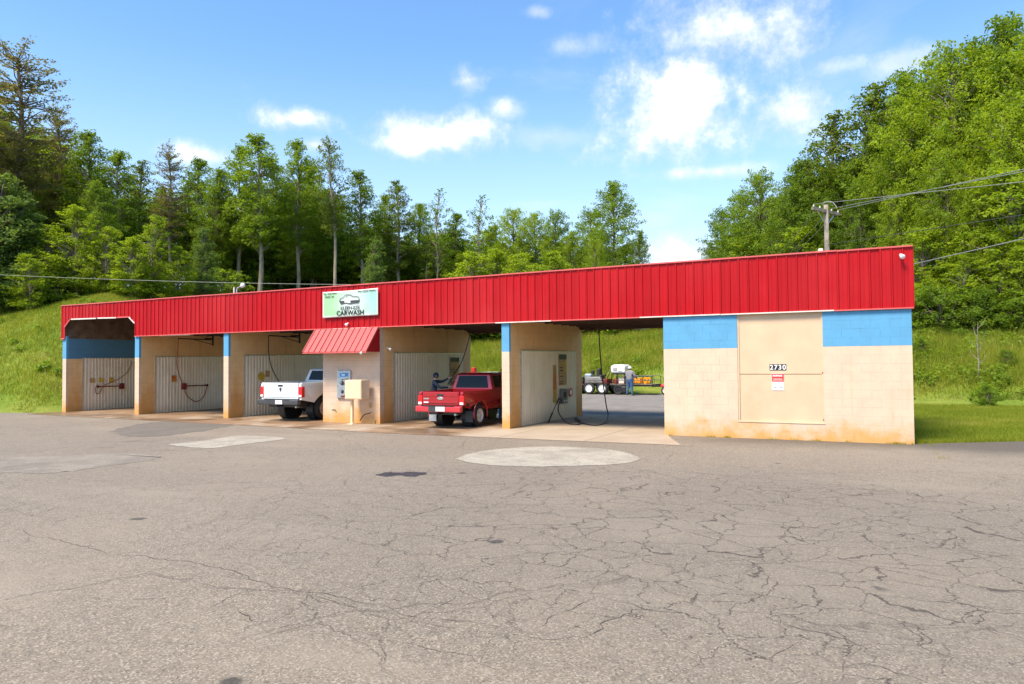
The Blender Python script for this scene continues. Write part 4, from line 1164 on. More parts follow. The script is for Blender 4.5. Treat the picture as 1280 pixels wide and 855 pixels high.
# a white car standing in the yard beyond the red pickup
def car(name, label, loc, rz):
    T = thing(name, label, 'car', loc, rz)
    prof = [(-2.1, .35), (-2.15, .75), (-1.95, .92), (-1.2, 1.02), (1.0, .98), (1.95, .80), (2.15, .60), (2.1, .32)]
    def well(c): return [(c + .36 * cos(a), .31 + .36 * sin(a)) for a in np.linspace(.0, pi, 10)]
    poly = prof + [(1.72, .30)] + well(1.35) + [(.95, .26), (-.95, .26)] + well(-1.35) + [(-1.72, .3)]
    MB().prism_x(poly, -.86, .86).build('body', 'white_car_paint', T, bevel=.05, seg=3)
    b = [(-.80, -1.5, 1.0), (.80, -1.5, 1.0), (.80, 1.15, .97), (-.80, 1.15, .97)]; tp = [(-.60, -.9, 1.50), (.60, -.9, 1.50), (.60, .35, 1.52), (-.60, .35, 1.52)]
    c = MB().hexa(b, tp).build('cabin', 'white_car_paint', T, bevel=.06, seg=3)
    for s in (-1, 1):
        MB().hexa([(s * .782, -1.2, 1.04), (s * .79, -1.2, 1.04), (s * .79, .95, 1.02), (s * .782, .95, 1.02)], [(s * .63, -.8, 1.42), (s * .638, -.8, 1.42), (s * .638, .33, 1.43), (s * .63, .33, 1.43)]).build('side_window', 'dark_glass', c)
        for y in (-1.35, 1.35): wheel(T, s * .76, y, .31, .2, s)
        MB().box(min(s * .5, s * .82), max(s * .5, s * .82), -2.17, -2.1, .70, .84).build('tail_lamp', 'tail_lamp', T, bevel=.02)
        MB().box(min(s * .5, s * .82), max(s * .5, s * .82), 2.06, 2.14, .60, .72).build('headlamp', 'lamp_white', T, bevel=.02)
    return T
wc = on_y(601, 480, 11.5)
car('white_car', 'white car in the yard behind the red pickup', (wc[0] + .4, 11.5, .005), RAD(-78))
vc = on_y(592.5, 480, 9.6)
t = thing('vacuum_post', 'red vacuum canister on a post in the rear yard', 'vacuum', (vc[0], 9.6, .005))
MB().lathe_z([(.16, 0), (.16, 1.0), (.15, 1.02)], 18).build('post', 'galvanised', t, True)
MB().box(-.085, .085, -.1, .1, 1.02, 1.74).build('canister', 'sign_red', t, bevel=.02)
MB().tube(bez([(.1, -.1, 1.1), (.3, -.2, .8), (.25, -.2, .3), (-.1, -.22, .4), (-.2, -.15, .9)], 30), .025, 8).build('hose', 'hose_black', t)

# ------------------------------------------------------------------ people
def person(label, loc, rz, h, J, mats, cap=None, hair=None):
    """J: joint positions for a 1.75 m figure facing -Y; one skinned surface, clothed by region"""
    T = thing('person', label, 'person', loc, rz); k = h / 1.75
    names = list(J); edges = [('pelvis', 'waist'), ('waist', 'chest'), ('chest', 'neck'), ('neck', 'chin'), ('chin', 'skull'), ('skull', 'crown')]
    for s in 'lr':
        edges += [('pelvis', 'hip_' + s), ('hip_' + s, 'knee_' + s), ('knee_' + s, 'ankle_' + s), ('ankle_' + s, 'toe_' + s),
                  ('chest', 'sho_' + s), ('sho_' + s, 'elb_' + s), ('elb_' + s, 'wri_' + s), ('wri_' + s, 'palm_' + s)]
    bk = mats.get('bulk', 1.0)
    rad = dict(pelvis=(.165, .12), waist=(.15, .11), chest=(.175, .125), neck=(.06, .06), chin=(.068, .075), skull=(.082, .095), crown=(.06, .07),
               hip=(.095, .095), knee=(.062, .065), ankle=(.045, .048), toe=(.04, .032), sho=(.075, .075), elb=(.05, .05), wri=(.034, .034), palm=(.04, .022))
    J = {n: np.array(v, float) for n, v in J.items()}
    for s in 'lr':                       # five fingers
        d = J['palm_' + s] - J['wri_' + s]; d /= np.linalg.norm(d); sd_ = np.cross(d, (0, 0, 1.0)); sd_ /= np.linalg.norm(sd_) + 1e-6; dn = np.cross(sd_, d)
        for i, (o, L) in enumerate(((-.03, .07), (-.01, .082), (.01, .076), (.03, .06))):
            a, b_ = f'fa{i}_{s}', f'fb{i}_{s}'
            J[a] = J['palm_' + s] + d * .045 + sd_ * o; J[b_] = J[a] + d * L * .75 - dn * L * .5
            edges += [('palm_' + s, a), (a, b_)]
        J['th_' + s] = J['palm_' + s] + sd_ * .055 * (1 if s == 'l' else -1) + d * .02 - dn * .02
        edges.append(('palm_' + s, 'th_' + s))
    names = list(J); ix = {n: i for i, n in enumerate(names)}
    me = bpy.data.meshes.new('body'); me.from_pydata([tuple(J[n] * k) for n in names], [(ix[a], ix[b_]) for a, b_ in edges], [])
    ob = link('body', me)
    sk = ob.modifiers.new('skin', 'SKIN')
    lay = me.skin_vertices[0].data
    for n in names:
        r_ = rad.get(n.split('_')[0], (.0095, .0095)); r_ = tuple(q * (bk if n.split('_')[0] in ('pelvis', 'waist', 'chest', 'sho', 'elb', 'hip', 'knee') else 1) for q in r_); lay[ix[n]].radius = (r_[0] * k, r_[1] * k)
    lay[ix['pelvis']].use_root = True
    sub = ob.modifiers.new('sub', 'SUBSURF'); sub.levels = 2; sub.render_levels = 2
    dg = bpy.context.evaluated_depsgraph_get(); dg.update()
    m2 = bpy.data.meshes.new_from_object(ob.evaluated_get(dg)); m2.name = 'body'
    bpy.data.objects.remove(ob)
    o = link('body', m2, T)
    m2.materials.clear()
    order = ['skin', mats['top'], mats['legs'], mats['shoes']]
    for m in order: m2.materials.append(MATS[m])
    seg = []
    for a, b_ in edges:
        mt = 1
        if a in ('neck', 'chin', 'skull'): mt = 0
        if a.startswith(('palm', 'wri', 'fa')): mt = 0
        if a.startswith(('hip', 'knee')) or b_.startswith('hip'): mt = 2
        if a.startswith('ankle'): mt = 3
        seg.append((J[a] * k, J[b_] * k, mt))
    for p in m2.polygons:
        c = np.array(p.center); best = (9, 0)
        for a, b_, mt in seg:
            ab = b_ - a; u = max(0, min(1, ((c - a) @ ab) / (ab @ ab + 1e-9))); d = np.linalg.norm(c - a - ab * u)
            if d < best[0]: best = (d, mt)
        mt = best[1]
        if mt == 1 and c[2] < J['pelvis'][2] * k - .03 and mats.get('hem', True): mt = 2
        p.material_index = mt; p.use_smooth = True
    hd = J['skull'] * k
    f = np.array(mats.get('face', (0, -1, 0)), float); f /= np.linalg.norm(f); sdv = np.cross(f, (0, 0, 1.0))
    MB().tube([hd + f * .085 * k + (0, 0, .01), hd + f * .112 * k + (0, 0, -.035 * k)], [.008, .014], 6).build('nose', 'skin', o, True)
    for s in (-1, 1):
        MB().lathe_z([(.004, -.03), (.018, -.01), (.02, .01), (.006, .03)], 8).build('ear', 'skin', o, True).location = tuple(hd + sdv * s * .088 * k - (0, 0, .02))
        MB().lathe_z([(.004, -.006), (.009, 0), (.004, .006)], 8).build('eye', 'black_sign', o).location = tuple(hd + f * .088 * k + sdv * s * .032 * k + (0, 0, .005))
    MB().box(-.022, .022, -.004, .004, -.004, .004).build('mouth', 'rust_red', o).location = tuple(J['chin'] * k + f * .08 * k + (0, 0, -.0))
    top = J['crown'] * k
    if cap:
        c = MB().lathe_z([(.108 * k, -.05), (.112 * k, -.01), (.098 * k, .04), (.06 * k, .075), (.005, .085)], 16).build('cap', cap, o, True); c.location = tuple(hd + (0, 0, .035))
        vs = [hd + f * (.09 * k) + sdv * .07 * k + (0, 0, .01), hd + f * (.19 * k) + sdv * .05 * k, hd + f * (.19 * k) - sdv * .05 * k, hd + f * (.09 * k) - sdv * .07 * k + (0, 0, .01)]
        MB().add([tuple(v) for v in vs] + [tuple(v + (0, 0, .012)) for v in vs], [(0, 1, 2, 3), (7, 6, 5, 4), (0, 4, 5, 1), (1, 5, 6, 2), (2, 6, 7, 3), (3, 7, 4, 0)]).build('peak', cap, c).matrix_parent_inverse = c.matrix_basis.inverted()
        hair = hair or 'brown_hair'
    if hair:
        c = MB().lathe_z([(.07 * k, -.10), (.098 * k, -.05), (.106 * k, .0), (.095 * k, .045), (.06 * k, .075), (.005, .086)], 14).build('hair', hair, o, True); c.location = tuple(hd - f * .018 * k + (0, 0, -.02 if cap else .02)); c.scale = (.9, .9, .8) if cap else (.97, .97, .97)
    return T
def stand(**kw):
    J = dict(pelvis=(0, 0, .96), waist=(0, 0, 1.12), chest=(0, 0, 1.34), neck=(0, 0, 1.50), chin=(0, -.02, 1.57), skull=(0, -.015, 1.655), crown=(0, 0, 1.71))
    for s, g in (('l', 1), ('r', -1)):
        J['hip_' + s] = (.10 * g, 0, .88); J['knee_' + s] = (.12 * g, -.02, .48); J['ankle_' + s] = (.14 * g, .03, .09); J['toe_' + s] = (.16 * g, -.14, .035)
        J['sho_' + s] = (.20 * g, 0, 1.41); J['elb_' + s] = (.27 * g, .03, 1.13); J['wri_' + s] = (.26 * g, -.06, .90); J['palm_' + s] = (.26 * g, -.08, .81)
    J.update(kw); return J
# man at the trailer, seen from behind, reaching to the left
pm = on_z(787.5, 494.5)
person('person in grey jacket, blue jeans and white cap at the trailer', (pm[0], pm[1], .0), RAD(165), 1.66,
       stand(elb_l=(.30, -.16, 1.16), wri_l=(.25, -.40, 1.12), palm_l=(.23, -.49, 1.12), elb_r=(-.34, -.06, 1.17), wri_r=(-.30, -.30, 1.05), palm_r=(-.28, -.38, 1.03), hip_l=(.11, 0, .88), ankle_l=(.20, .04, .09), toe_l=(.25, -.12, .035), ankle_r=(-.18, .03, .09), toe_r=(-.24, -.13, .035), chin=(.01, -.03, 1.57), skull=(.015, -.04, 1.65), crown=(.015, -.03, 1.70)),
       dict(top='grey_jacket', legs='blue_denim', shoes='dark_shoe', bulk=1.55), cap='white_cap')
# person washing the pickup, arms raised to the wand, facing +X
person('person in dark navy hoodie raising a spray wand beside the red pickup', (-13.15, 1.35, .008), RAD(118), 1.64,
       stand(chin=(0, -.06, 1.56), skull=(0, -.07, 1.64), crown=(0, -.05, 1.70), elb_l=(.24, -.28, 1.42), wri_l=(.10, -.50, 1.54), palm_l=(.06, -.58, 1.57), elb_r=(-.25, -.22, 1.22), wri_r=(-.10, -.48, 1.22), palm_r=(-.06, -.56, 1.25), ankle_l=(.14, -.14, .09), toe_l=(.16, -.31, .035), ankle_r=(-.14, .18, .09), toe_r=(-.16, .02, .035)),
       dict(top='navy_cloth', legs='blue_denim', shoes='dark_shoe'), hair='navy_cloth')
t = thing('spray_wand', 'dark spray wand held up by the person in navy', 'spray wand', (-12.62, 1.65, 1.38))
MB().tube([(-.12, -.07, -.12), (0, 0, .1)], .022, 8).build('grip', 'black_plastic', t)
MB().tube([(0, 0, .1), (.22, .12, .48)], .012, 8).build('lance', 'rust_red', t)
hose('wash_hose', [(-12.2, 2.2, 3.2), (-12.3, 2.1, 2.6), (-12.45, 1.95, 2.0), (-12.66, 1.66, 1.5), (-12.76, 1.55, 1.25)], .016, 'hose_black', 'black hose from the ceiling to the wand above the red pickup')
# second person mostly hidden by the pillar, beside the pickup door
pp = on_y(629.5, 470, 2.4)
person('person in tan jacket almost hidden behind the pillar by the red pickup', (pp[0], 2.4, .008), RAD(60), 1.76, stand(), dict(top='tan_cloth', legs='blue_denim', shoes='dark_shoe'), hair='brown_hair')

# ------------------------------------------------------------------ trailer and machines in the rear yard
TX, TY = -15.1, 22.2
t = thing('utility_trailer', 'black tandem axle utility trailer with white wheels in the yard', 'trailer', (TX, TY, .001), RAD(-3))
MB().box(-1.0, 3.5, .1, 1.7, .50, .60).build('frame', 'dark_metal', t)
for k in range(8): bx('deck_plank', 'deck_wood', t, -.98, 3.48, .12 + k * .195, .12 + k * .195 + .188, .601, .63)
for x in (-.45, .40):
    for y, s in ((-.02, -1), (1.82, 1)):
        wheel(t, x, y, .36, .2, 1, rim='white_paint').rotation_euler = (0, 0, pi / 2 * s)
for y in (-.16, 1.68):
    pts = [(-.86, .62), (-.80, .80), (-.25, .82), (.0, .80), (.20, .82), (.75, .80), (.82, .62)]
    m = MB()
    for (xa, za), (xb, zb_) in zip(pts[:-1], pts[1:]): m.hexa([(xa, y, za), (xb, y, zb_), (xb, y + .30, zb_), (xa, y + .30, za)], [(xa, y, za + .02), (xb, y, zb_ + .02), (xb, y + .30, zb_ + .02), (xa, y + .30, za + .02)])
    m.build('fender', 'dark_metal', t)
for y in (.12, 1.68):
    for z in (.86, 1.10): MB().tube([(1.25, y, z), (3.48, y, z)], .022, 6).build('rail', 'dark_metal', t)
    for x in (1.25, 1.8, 2.35, 2.9, 3.46): MB().tube([(x, y, .6), (x, y, 1.12)], .02, 6).build('rail_post', 'dark_metal', t)
MB().tube([(3.4, .2, .52), (4.7, .9, .48), (4.75, .9, .48)], .045, 6).build('tongue', 'dark_metal', t)
MB().tube([(3.4, 1.6, .52), (4.7, .9, .48)], .045, 6).build('tongue', 'dark_metal', t)
MB().tube([(4.3, .9, .05), (4.3, .9, .75)], .035, 8).build('jack', 'galvanised', t)
MB().box(1.2, 1.9, -.05, .1, .10, .52).build('spare_box', 'black_plastic', t, bevel=.1)
tw = wheel(t, 1.42, .02, .30, .18, 1, rim='dark_metal'); tw.rotation_euler = (0, 0, -pi / 2)
t = thing('engine_unit', 'dark grey engine unit with upright seat at the trailer rear', 'machine', (TX - .2, TY + .75, .63), RAD(-3))
MB().hexa([(-.75, -.5, 0), (.55, -.5, 0), (.55, .5, 0), (-.75, .5, 0)], [(-.60, -.42, .42), (.35, -.42, .45), (.35, .42, .45), (-.60, .42, .42)]).build('housing', 'machine_grey', t, bevel=.08, seg=3)
MB().box(-.72, -.25, -.40, .40, .25, .62).build('hood', 'steel_panel', t, bevel=.10, seg=3)
MB().box(.05, .25, -.25, .25, .42, .92).build('seat_back', 'black_plastic', t, bevel=.05)
MB().box(.0, .50, -.25, .25, .44, .54).build('seat', 'black_plastic', t, bevel=.04)
MB().tube([(.5, -.3, .3), (.75, -.3, .75), (.85, -.25, .78)], .025, 8).build('lever', 'dark_metal', t)
MB().tube([(.5, .3, .3), (.75, .3, .75), (.85, .25, .78)], .025, 8).build('lever', 'dark_metal', t)
MB().lathe_z([(.09, 0), (.12, .05), (.12, .14), (.05, .2)], 12, (-.3, 0, .6)).build('air_filter', 'dark_metal', t)
MB().box(.55, .8, -.45, .45, .0, .30).build('battery_tray', 'rust_red', t, bevel=.02)
t = thing('water_tank', 'big white plastic tank on a black frame beside the person in grey', 'tank', (TX + 1.30, TY + .75, .63), RAD(-3))
tk = MB()
for (z0, z1, e0, e1) in ((.62, .70, .10, .02), (.70, 1.02, .02, .0), (1.02, 1.10, .0, .04), (1.10, 1.16, .04, .15)):
    tk.hexa([(-.46 + e0, -.5 + e0, z0), (.46 - e0, -.5 + e0, z0), (.46 - e0, .5 - e0, z0), (-.46 + e0, .5 - e0, z0)], [(-.46 + e1, -.5 + e1, z1), (.46 - e1, -.5 + e1, z1), (.46 - e1, .5 - e1, z1), (-.46 + e1, .5 - e1, z1)])
tk.build('tank_shell', 'tank_white', t, bevel=.03)
bx('label_panel', 'sign_grey', t, -.30, -.05, -.512, -.501, .82, .98)
bx('label_panel', 'lamp_white', t, .02, .25, -.512, -.501, .78, .98)
MB().lathe_z([(.14, 1.15), (.14, 1.20), (.12, 1.21)], 16).build('filler_cap', 'black_plastic', t)
for x in (-.40, .40):
    for y in (-.44, .44): MB().tube([(x, y, 0), (x, y, .63)], .03, 6).build('leg', 'dark_metal', t)
MB().box(-.44, .44, -.48, .48, .57, .62).build('cradle', 'dark_metal', t)
MB().box(-.05, .34, -.30, .30, .0, .36).build('pump', 'trim_white', t, bevel=.05)
MB().box(-.40, -.10, -.32, .28, .0, .30).build('motor', 'rust_red', t, bevel=.06)
t = thing('tool_rack', 'orange and yellow equipment rack on the trailer front', 'equipment', (TX + 2.55, TY + .55, .63), RAD(-3))
MB().box(-.50, .12, -.30, .30, .04, .36).build('orange_box', 'orange_paint', t, bevel=.04)
for x in (.24, .48):
    MB().lathe_x([(-.03, .20), (.03, .20), (.05, .13), (.03, .10), (-.03, .10), (-.03, .20)], 16, (x, -.2, .2)).build('reel', 'orange_paint', t).rotation_euler = (0, 0, RAD(60))
MB().tube([(-.5, -.35, .02), (-.5, -.35, .45), (.75, -.35, .45), (.75, -.35, .02)], .02, 6).build('guard', 'dark_metal', t)
MB().tube([(-.5, .35, .02), (-.5, .35, .45), (.75, .35, .45), (.75, .35, .02)], .02, 6).build('guard', 'dark_metal', t)
rm = on_y(830, 480, 22.4)
def mower(label, loc, rz):
    t = thing('garden_tractor', label, 'tractor', loc, rz)
    MB().hexa([(-.28, -.9, .35), (.28, -.9, .35), (.30, .1, .35), (-.30, .1, .35)], [(-.22, -.85, .78), (.22, -.85, .78), (.28, .1, .88), (-.28, .1, .88)]).build('hood', 'sign_red', t, bevel=.06, seg=3)
    MB().box(-.42, .42, .2, .9, .45, .62).build('fender', 'sign_red', t, bevel=.06, seg=3)
    MB().box(-.22, .22, .35, .75, .64, .72).build('seat', 'black_plastic', t, bevel=.03); MB().box(-.22, .22, .70, .80, .70, 1.05).build('seat_back', 'black_plastic', t, bevel=.04)
    MB().tube([(0, -.05, .85), (0, .12, 1.05)], .02, 8).build('steering_column', 'dark_metal', t)
    MB().tube([(.18 * cos(a), .12 + .06 * sin(a), 1.05 + .16 * sin(a)) for a in np.linspace(0, 2 * pi, 17)], .014, 6).build('steering_wheel', 'black_plastic', t)
    MB().box(-.5, .5, -.45, .25, .14, .30).build('cutting_deck', 'dark_metal', t, bevel=.05)
    for s in (-1, 1): wheel(t, s * .34, -.62, .20, .15, s, rim='trim_white'); wheel(t, s * .40, .55, .27, .22, s, rim='trim_white')
mower('red garden tractor at the yard edge, half behind the store room', (rm[0] + .75, 22.6, float(max(0, terrain(rm[0] + .75, 22.6))) + .0), RAD(80))
rl = on_y(728, 478, 23.4)
mower('red garden tractor behind the bay wall, left of the trailer', (rl[0] - .65, 23.3, float(max(0, terrain(rl[0] - .65, 23.3)))), RAD(-85))

# ------------------------------------------------------------------ utility pole and lines
PX, PY = -1.75, 14.0
PT = on_y(1033, 256, PY)[2]
t = thing('utility_pole', 'grey wooden utility pole with crossarm above the store room roof', 'utility pole', (PX, PY, -.02))
MB().tube([(0, 0, -.5), (0, 0, 4), (.0, 0, PT + .02)], [.13, .115, .085], 12).build('post', 'pole_wood', t, True)
ad = np.array((-.42, -.90, 0)); zc = PT - .32
MB().hexa([tuple(ad * -1.1 + (.04, -.05, zc)), tuple(ad * -1.1 + (-.04, .05, zc)), tuple(ad * 1.1 + (-.04, .05, zc)), tuple(ad * 1.1 + (.04, -.05, zc))], [tuple(ad * -1.1 + (.04, -.05, zc + .12)), tuple(ad * -1.1 + (-.04, .05, zc + .12)), tuple(ad * 1.1 + (-.04, .05, zc + .12)), tuple(ad * 1.1 + (.04, -.05, zc + .12))]).build('crossarm', 'pole_wood', t)
ins = []
for u in (-1.0, -.45, .5, 1.0):
    p = ad * u + (0, 0, zc + .12); ins.append(p)
    MB().lathe_z([(.02, 0), (.035, .03), (.025, .05), (.035, .07), (.015, .10)], 10, tuple(p)).build('insulator', 'trim_white', t, True)
MB().tube(bez([(0, .12, zc + .1), (-.12, .1, PT + .06), (0, .1, PT + .18), (.25, 0, PT + .1), (.42, -.08, PT - .15)], 24), .012, 6).build('jumper', 'wire_light', t)
MB().box(-.34, -.14, -.12, .06, zc - 1.75, zc - 1.50).build('pole_lamp', 'trim_white', t, bevel=.03)
MB().tube([tuple(ad * .7 + (0, 0, zc)), (0, 0, zc - .55)], .02, 6).build('brace', 'galvanised', t)
MB().tube([tuple(ad * -.7 + (0, 0, zc)), (0, 0, zc - .55)], .02, 6).build('brace', 'galvanised', t)
def wire(a, b_, sag, r, mat, label, group=None):
    a = np.array(a, float); b_ = np.array(b_, float)
    pts = [a + (b_ - a) * u - np.array((0, 0, sag * 4 * u * (1 - u))) for u in np.linspace(0, 1, 40)]
    return tag(MB().tube(pts, r, 6).build('overhead_line', mat, None, True), label, 'wire', group)
O = np.array((PX, PY, -.02))
def through(p0, x, y, Y, ext):
    """the line from the pole through a point of the sight line, carried on to a pole beyond the frame"""
    q = on_y(x, y, Y); return p0 + (q - p0) * ext
for k, (iz, y1) in enumerate(((0, 211), (1, 214), (3, 227))):
    p0 = O + ins[iz] + (0, 0, .12); e = through(p0, 1282, y1, 6.2, 5.0)
    wire(p0, e, .0, .012, 'wire_light', ['upper power line from the crossarm to the right', 'second power line from the crossarm to the right', 'lowest crossarm power line, running below the other two'][k])
p0 = O + (0, 0, zc - 1.35); wire(p0, through(p0, 1282, 268, 6.2, 5.0), .0, .009, 'wire_dark', 'thin neutral line halfway up the pole')
p0 = O + (0, 0, zc - 3.0); wire(p0, through(p0, 1282, 298, 6.2, 5.0), .0, .017, 'wire_light', 'thick communication cable beyond the fascia end')
hd = np.array((-.24, .97, 0))
for k, (iz, lab) in enumerate(((0, 'outer power line running back to the woods'), (1, 'inner power line running back to the woods'), (2, 'middle power line running back to the woods'))):
    p0 = O + ins[iz] + (0, 0, .1); wire(p0, p0 + hd * 75 + (0, 0, .6), .5, .010, 'wire_light', lab)
wl = on_y(-60, 336, -1.5); wire(O + (0, 0, 5.4), wl + (wl - O - (0, 0, 5.4)) * .1, .5, .008, 'wire_light', 'long cable crossing in front of the woods above the roof')

# ------------------------------------------------------------------ trees
def leaf_quads(c, size, nrm, r):
    """diamond leaves, slightly folded: centres c (n,3), normals nrm (n,3)"""
    n = len(c)
    a = np.cross(nrm, r.normal(size=(n, 3))); a /= np.linalg.norm(a, axis=1)[:, None] + 1e-9
    b_ = np.cross(nrm, a)
    s = size * r.uniform(.65, 1.35, n)[:, None]
    v = np.stack([c - a * s * .5, c + b_ * s * .30 + nrm * s * .08, c + a * s * .5, c - b_ * s * .30 + nrm * s * .08], 1)
    return v.reshape(-1, 3), np.arange(4 * n).reshape(n, 4)
def leaf_cluster(centers, radii, per, size, r, up=.6, flat=.65, out=None, stretch=1.0):
    """leafy sprays: each reaches outward along its twig, widest in the middle, drooping at the tip"""
    C, N, T = [], [], []
    for q, (c, rad) in enumerate(zip(centers, radii)):
        n = max(4, int(per * (rad / radii.mean()) ** 2))
        if out is None or stretch == 1.0:
            d = r.normal(size=(n, 3)); d /= np.linalg.norm(d, axis=1)[:, None]
            off = d * (rad * r.uniform(.35, 1.0, n)[:, None] ** .6) * np.array((1, 1, flat))
            nr = d * .7 + r.normal(size=(n, 3)) * .45 + np.array((0, 0, up))
        else:
            o = out[q] + r.normal(0, .25, 3) * (1, 1, .6); o /= np.linalg.norm(o) + 1e-9
            l = np.cross((0, 0, 1.0), o); l /= np.linalg.norm(l) + 1e-9; w = np.cross(o, l)
            t_ = r.uniform(-1, 1, n); wid = np.sqrt(np.clip(1 - t_ ** 2, .04, 1))
            off = o * (t_ * rad * stretch)[:, None] + l * (r.normal(0, .42, n) * wid * rad)[:, None] + w * (r.normal(0, .42 * flat, n) * wid * rad)[:, None]
            off[:, 2] -= .22 * rad * np.clip(t_, 0, 1) ** 2
            nr = r.normal(size=(n, 3)) * .55 + o * .25 + np.array((0, 0, up))
        nr /= np.linalg.norm(nr, axis=1)[:, None]
        C.append(c + off); N.append(nr)
        T.append(np.clip(r.normal(.5, .17) + r.normal(0, .15, n), 0, 1))
    C, N, T = map(np.concatenate, (C, N, T))
    v, f = leaf_quads(C, size, N, r)
    return v, f, np.repeat(T, 4)
def crown_env(u, kind):      # relative radius at relative crown height u
    if kind == 'round': return np.sqrt(np.clip(1 - (2 * u - .9) ** 2 * .85, .03, 1))
    if kind == 'oval': return np.clip(np.sin(np.clip(u * .93 + .09, 0, 1) * pi) ** .6, .1, 1)
    if kind == 'spire': return np.clip(1.05 - u, .08, 1) ** .7 * np.clip(u * 6, .35, 1)
    if kind == 'pine': return np.clip(.45 + .9 * u - 1.15 * u ** 3, .12, 1)
    return np.ones_like(u)
def make_tree(name, H, cb, R, kind, ncl, rcl, per, size, leaf, bark, seed, flat=.65, trunk_r=.22, inner=.25, lean=.3, stretch=1.5):
    r = np.random.default_rng(seed)
    bend = r.normal(0, lean, 2)
    axis_ = lambda z: np.array((bend[0] * (z / H) ** 2 * 2 + .12 * sin(z * .5 + seed), bend[1] * (z / H) ** 2 * 2 + .12 * cos(z * .6 + seed), z))
    mb = MB(); zs = np.linspace(-.5, H * .95, 12)
    mb.tube([axis_(z) for z in zs], [trunk_r * (1.15 - .98 * max(0, z) / H) + .02 for z in zs], 8)
    cen, rad, outs = [], [], []
    while len(cen) < ncl:
        u = r.uniform(0, 1); e = crown_env(np.array(u), kind) * R
        ph = r.uniform(0, 2 * pi); q = e * (inner + (1 - inner) * r.uniform(0, 1) ** .6) * r.uniform(.75, 1.1)
        z = cb + u * (H - cb); a = axis_(z)
        if kind == 'pine': z = cb + round(u * 9) / 9 * (H - cb) + r.normal(0, .25)
        cen.append((a[0] + q * cos(ph), a[1] + q * sin(ph), z)); rad.append(rcl * r.uniform(.55, 1.45) * (.75 + .35 * (1 - u)))
        outs.append((cos(ph), sin(ph), r.normal(.15, .3) + (.25 if kind == 'pine' else .5 * (u - .35))))
    cen, rad = np.array(cen), np.array(rad)
    for k in range(0, ncl, 2 if kind != 'pine' else 1):
        c = cen[k]; z0 = max(cb * .75, c[2] - r.uniform(.5, 2.2) * (1 if kind != 'pine' else .35)); p0 = axis_(min(z0, H * .93)); m = (p0 + c) / 2 + r.normal(0, .18, 3) + (0, 0, .2 if kind != 'pine' else 0)
        mb.tube([p0, m, c], [.035 + .04 * trunk_r * (1.3 - z0 / H), .035, .014], 4, False)
    trunk = mb.mesh(name + '_trunk', bark, True)
    v, f, tn = leaf_cluster(cen, rad, per, size, r, .5, flat, np.array(outs), stretch)
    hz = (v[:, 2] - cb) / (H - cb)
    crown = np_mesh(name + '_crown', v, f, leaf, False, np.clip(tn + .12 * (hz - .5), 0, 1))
    return dict(trunk=trunk, crown=crown, H=H)
PROTO = dict(
    oak1=make_tree('oak', 17, 3.5, 4.7, 'round', 330, .78, 80, .22, 'leaf_mid', 'bark', 1, .7, .28),
    oak2=make_tree('oak', 18, 3.0, 5.0, 'round', 350, .80, 80, .22, 'leaf_bright', 'bark', 2, .7, .30),
    oak3=make_tree('oak', 18, 4.0, 4.4, 'oval', 310, .78, 80, .22, 'leaf_mid', 'bark', 3, .7, .27),
    poplar1=make_tree('poplar', 19, 6.5, 2.5, 'oval', 190, .60, 62, .21, 'leaf_mid', 'bark_pale', 4, .8, .20),
    poplar2=make_tree('poplar', 19, 5.5, 2.8, 'oval', 180, .60, 62, .21, 'leaf_dark', 'bark_pale', 5, .8, .20),
    poplar3=make_tree('poplar', 18, 4.0, 2.4, 'oval', 190, .58, 62, .21, 'leaf_bright', 'bark_pale', 6, .8, .17),
    pine1=make_tree('pine', 20, 8.0, 3.6, 'pine', 230, .46, 42, .17, 'leaf_pine', 'bark', 7, .6, .24, .25, .3, 1.7),
    pine2=make_tree('pine', 19, 8.5, 2.5, 'oval', 150, .52, 52, .19, 'leaf_dark', 'bark_pale', 8, .8, .20),
    sparse=make_tree('sparse', 15, 5.0, 2.6, 'oval', 120, .40, 26, .20, 'leaf_mid', 'bark_pale', 9, .9, .14),
    young=make_tree('young', 9, .8, 2.3, 'oval', 190, .50, 52, .18, 'leaf_bright', 'bark_pale', 10, .6, .10),
    cedar=make_tree('cedar', 11, .6, 2.7, 'spire', 260, .55, 62, .18, 'leaf_bluegreen', 'bark', 11, .7, .18, .15),
    bush=make_tree('bush', 4, .0, 2.0, 'round', 100, .48, 60, .18, 'leaf_mid', 'bark', 12, .8, .08, .1),
)
TREE_LABEL = dict(
    oak1=('broad leafy tree with a full mid green crown', 'broad_tree'), oak2=('broad tree with a bright yellow green crown', 'broad_tree'), oak3=('tall oval crowned tree', 'broad_tree'),
    poplar1=('tall slender tree, pale trunk, mid green crown', 'slender_tree'), poplar2=('tall slender tree, pale trunk, dark crown', 'slender_tree'), poplar3=('slender bright green tree tapering to the top', 'slender_tree'),
    pine1=('tall pine with sparse brownish layered crown', 'pine_tree'), pine2=('narrow tree with a long bare trunk, dark crown', 'slender_tree'), sparse=('thin tree with few leaves and sky between its branches', 'thin_tree'),
    young=('young bright green tree', 'young_tree'), cedar=('dense blue green conifer', 'conifer'), bush=('low leafy bush', 'bush'))
TREE_N = 0
def plant(kind, x, y, H, wx=1.0, label=None, zoff=-.1, zone=''):
    global TREE_N
    p = PROTO[kind]; lab, nm = TREE_LABEL[kind]; TREE_N += 1
    s = H / p['H']
    lab = lab + ', ' + zone
    o = thing(nm, label or lab, 'bush' if kind == 'bush' else 'tree', (x, y, float(terrain(x, y)) + zoff), random.uniform(0, 6.28), None if label else 'look-alikes: ' + lab)
    s2 = s * wx
    for part in ('trunk', 'crown'):
        c = link(part if kind != 'bush' or part == 'crown' else 'stem', p[part], o); c.scale = (s2, s2, s)
    return o
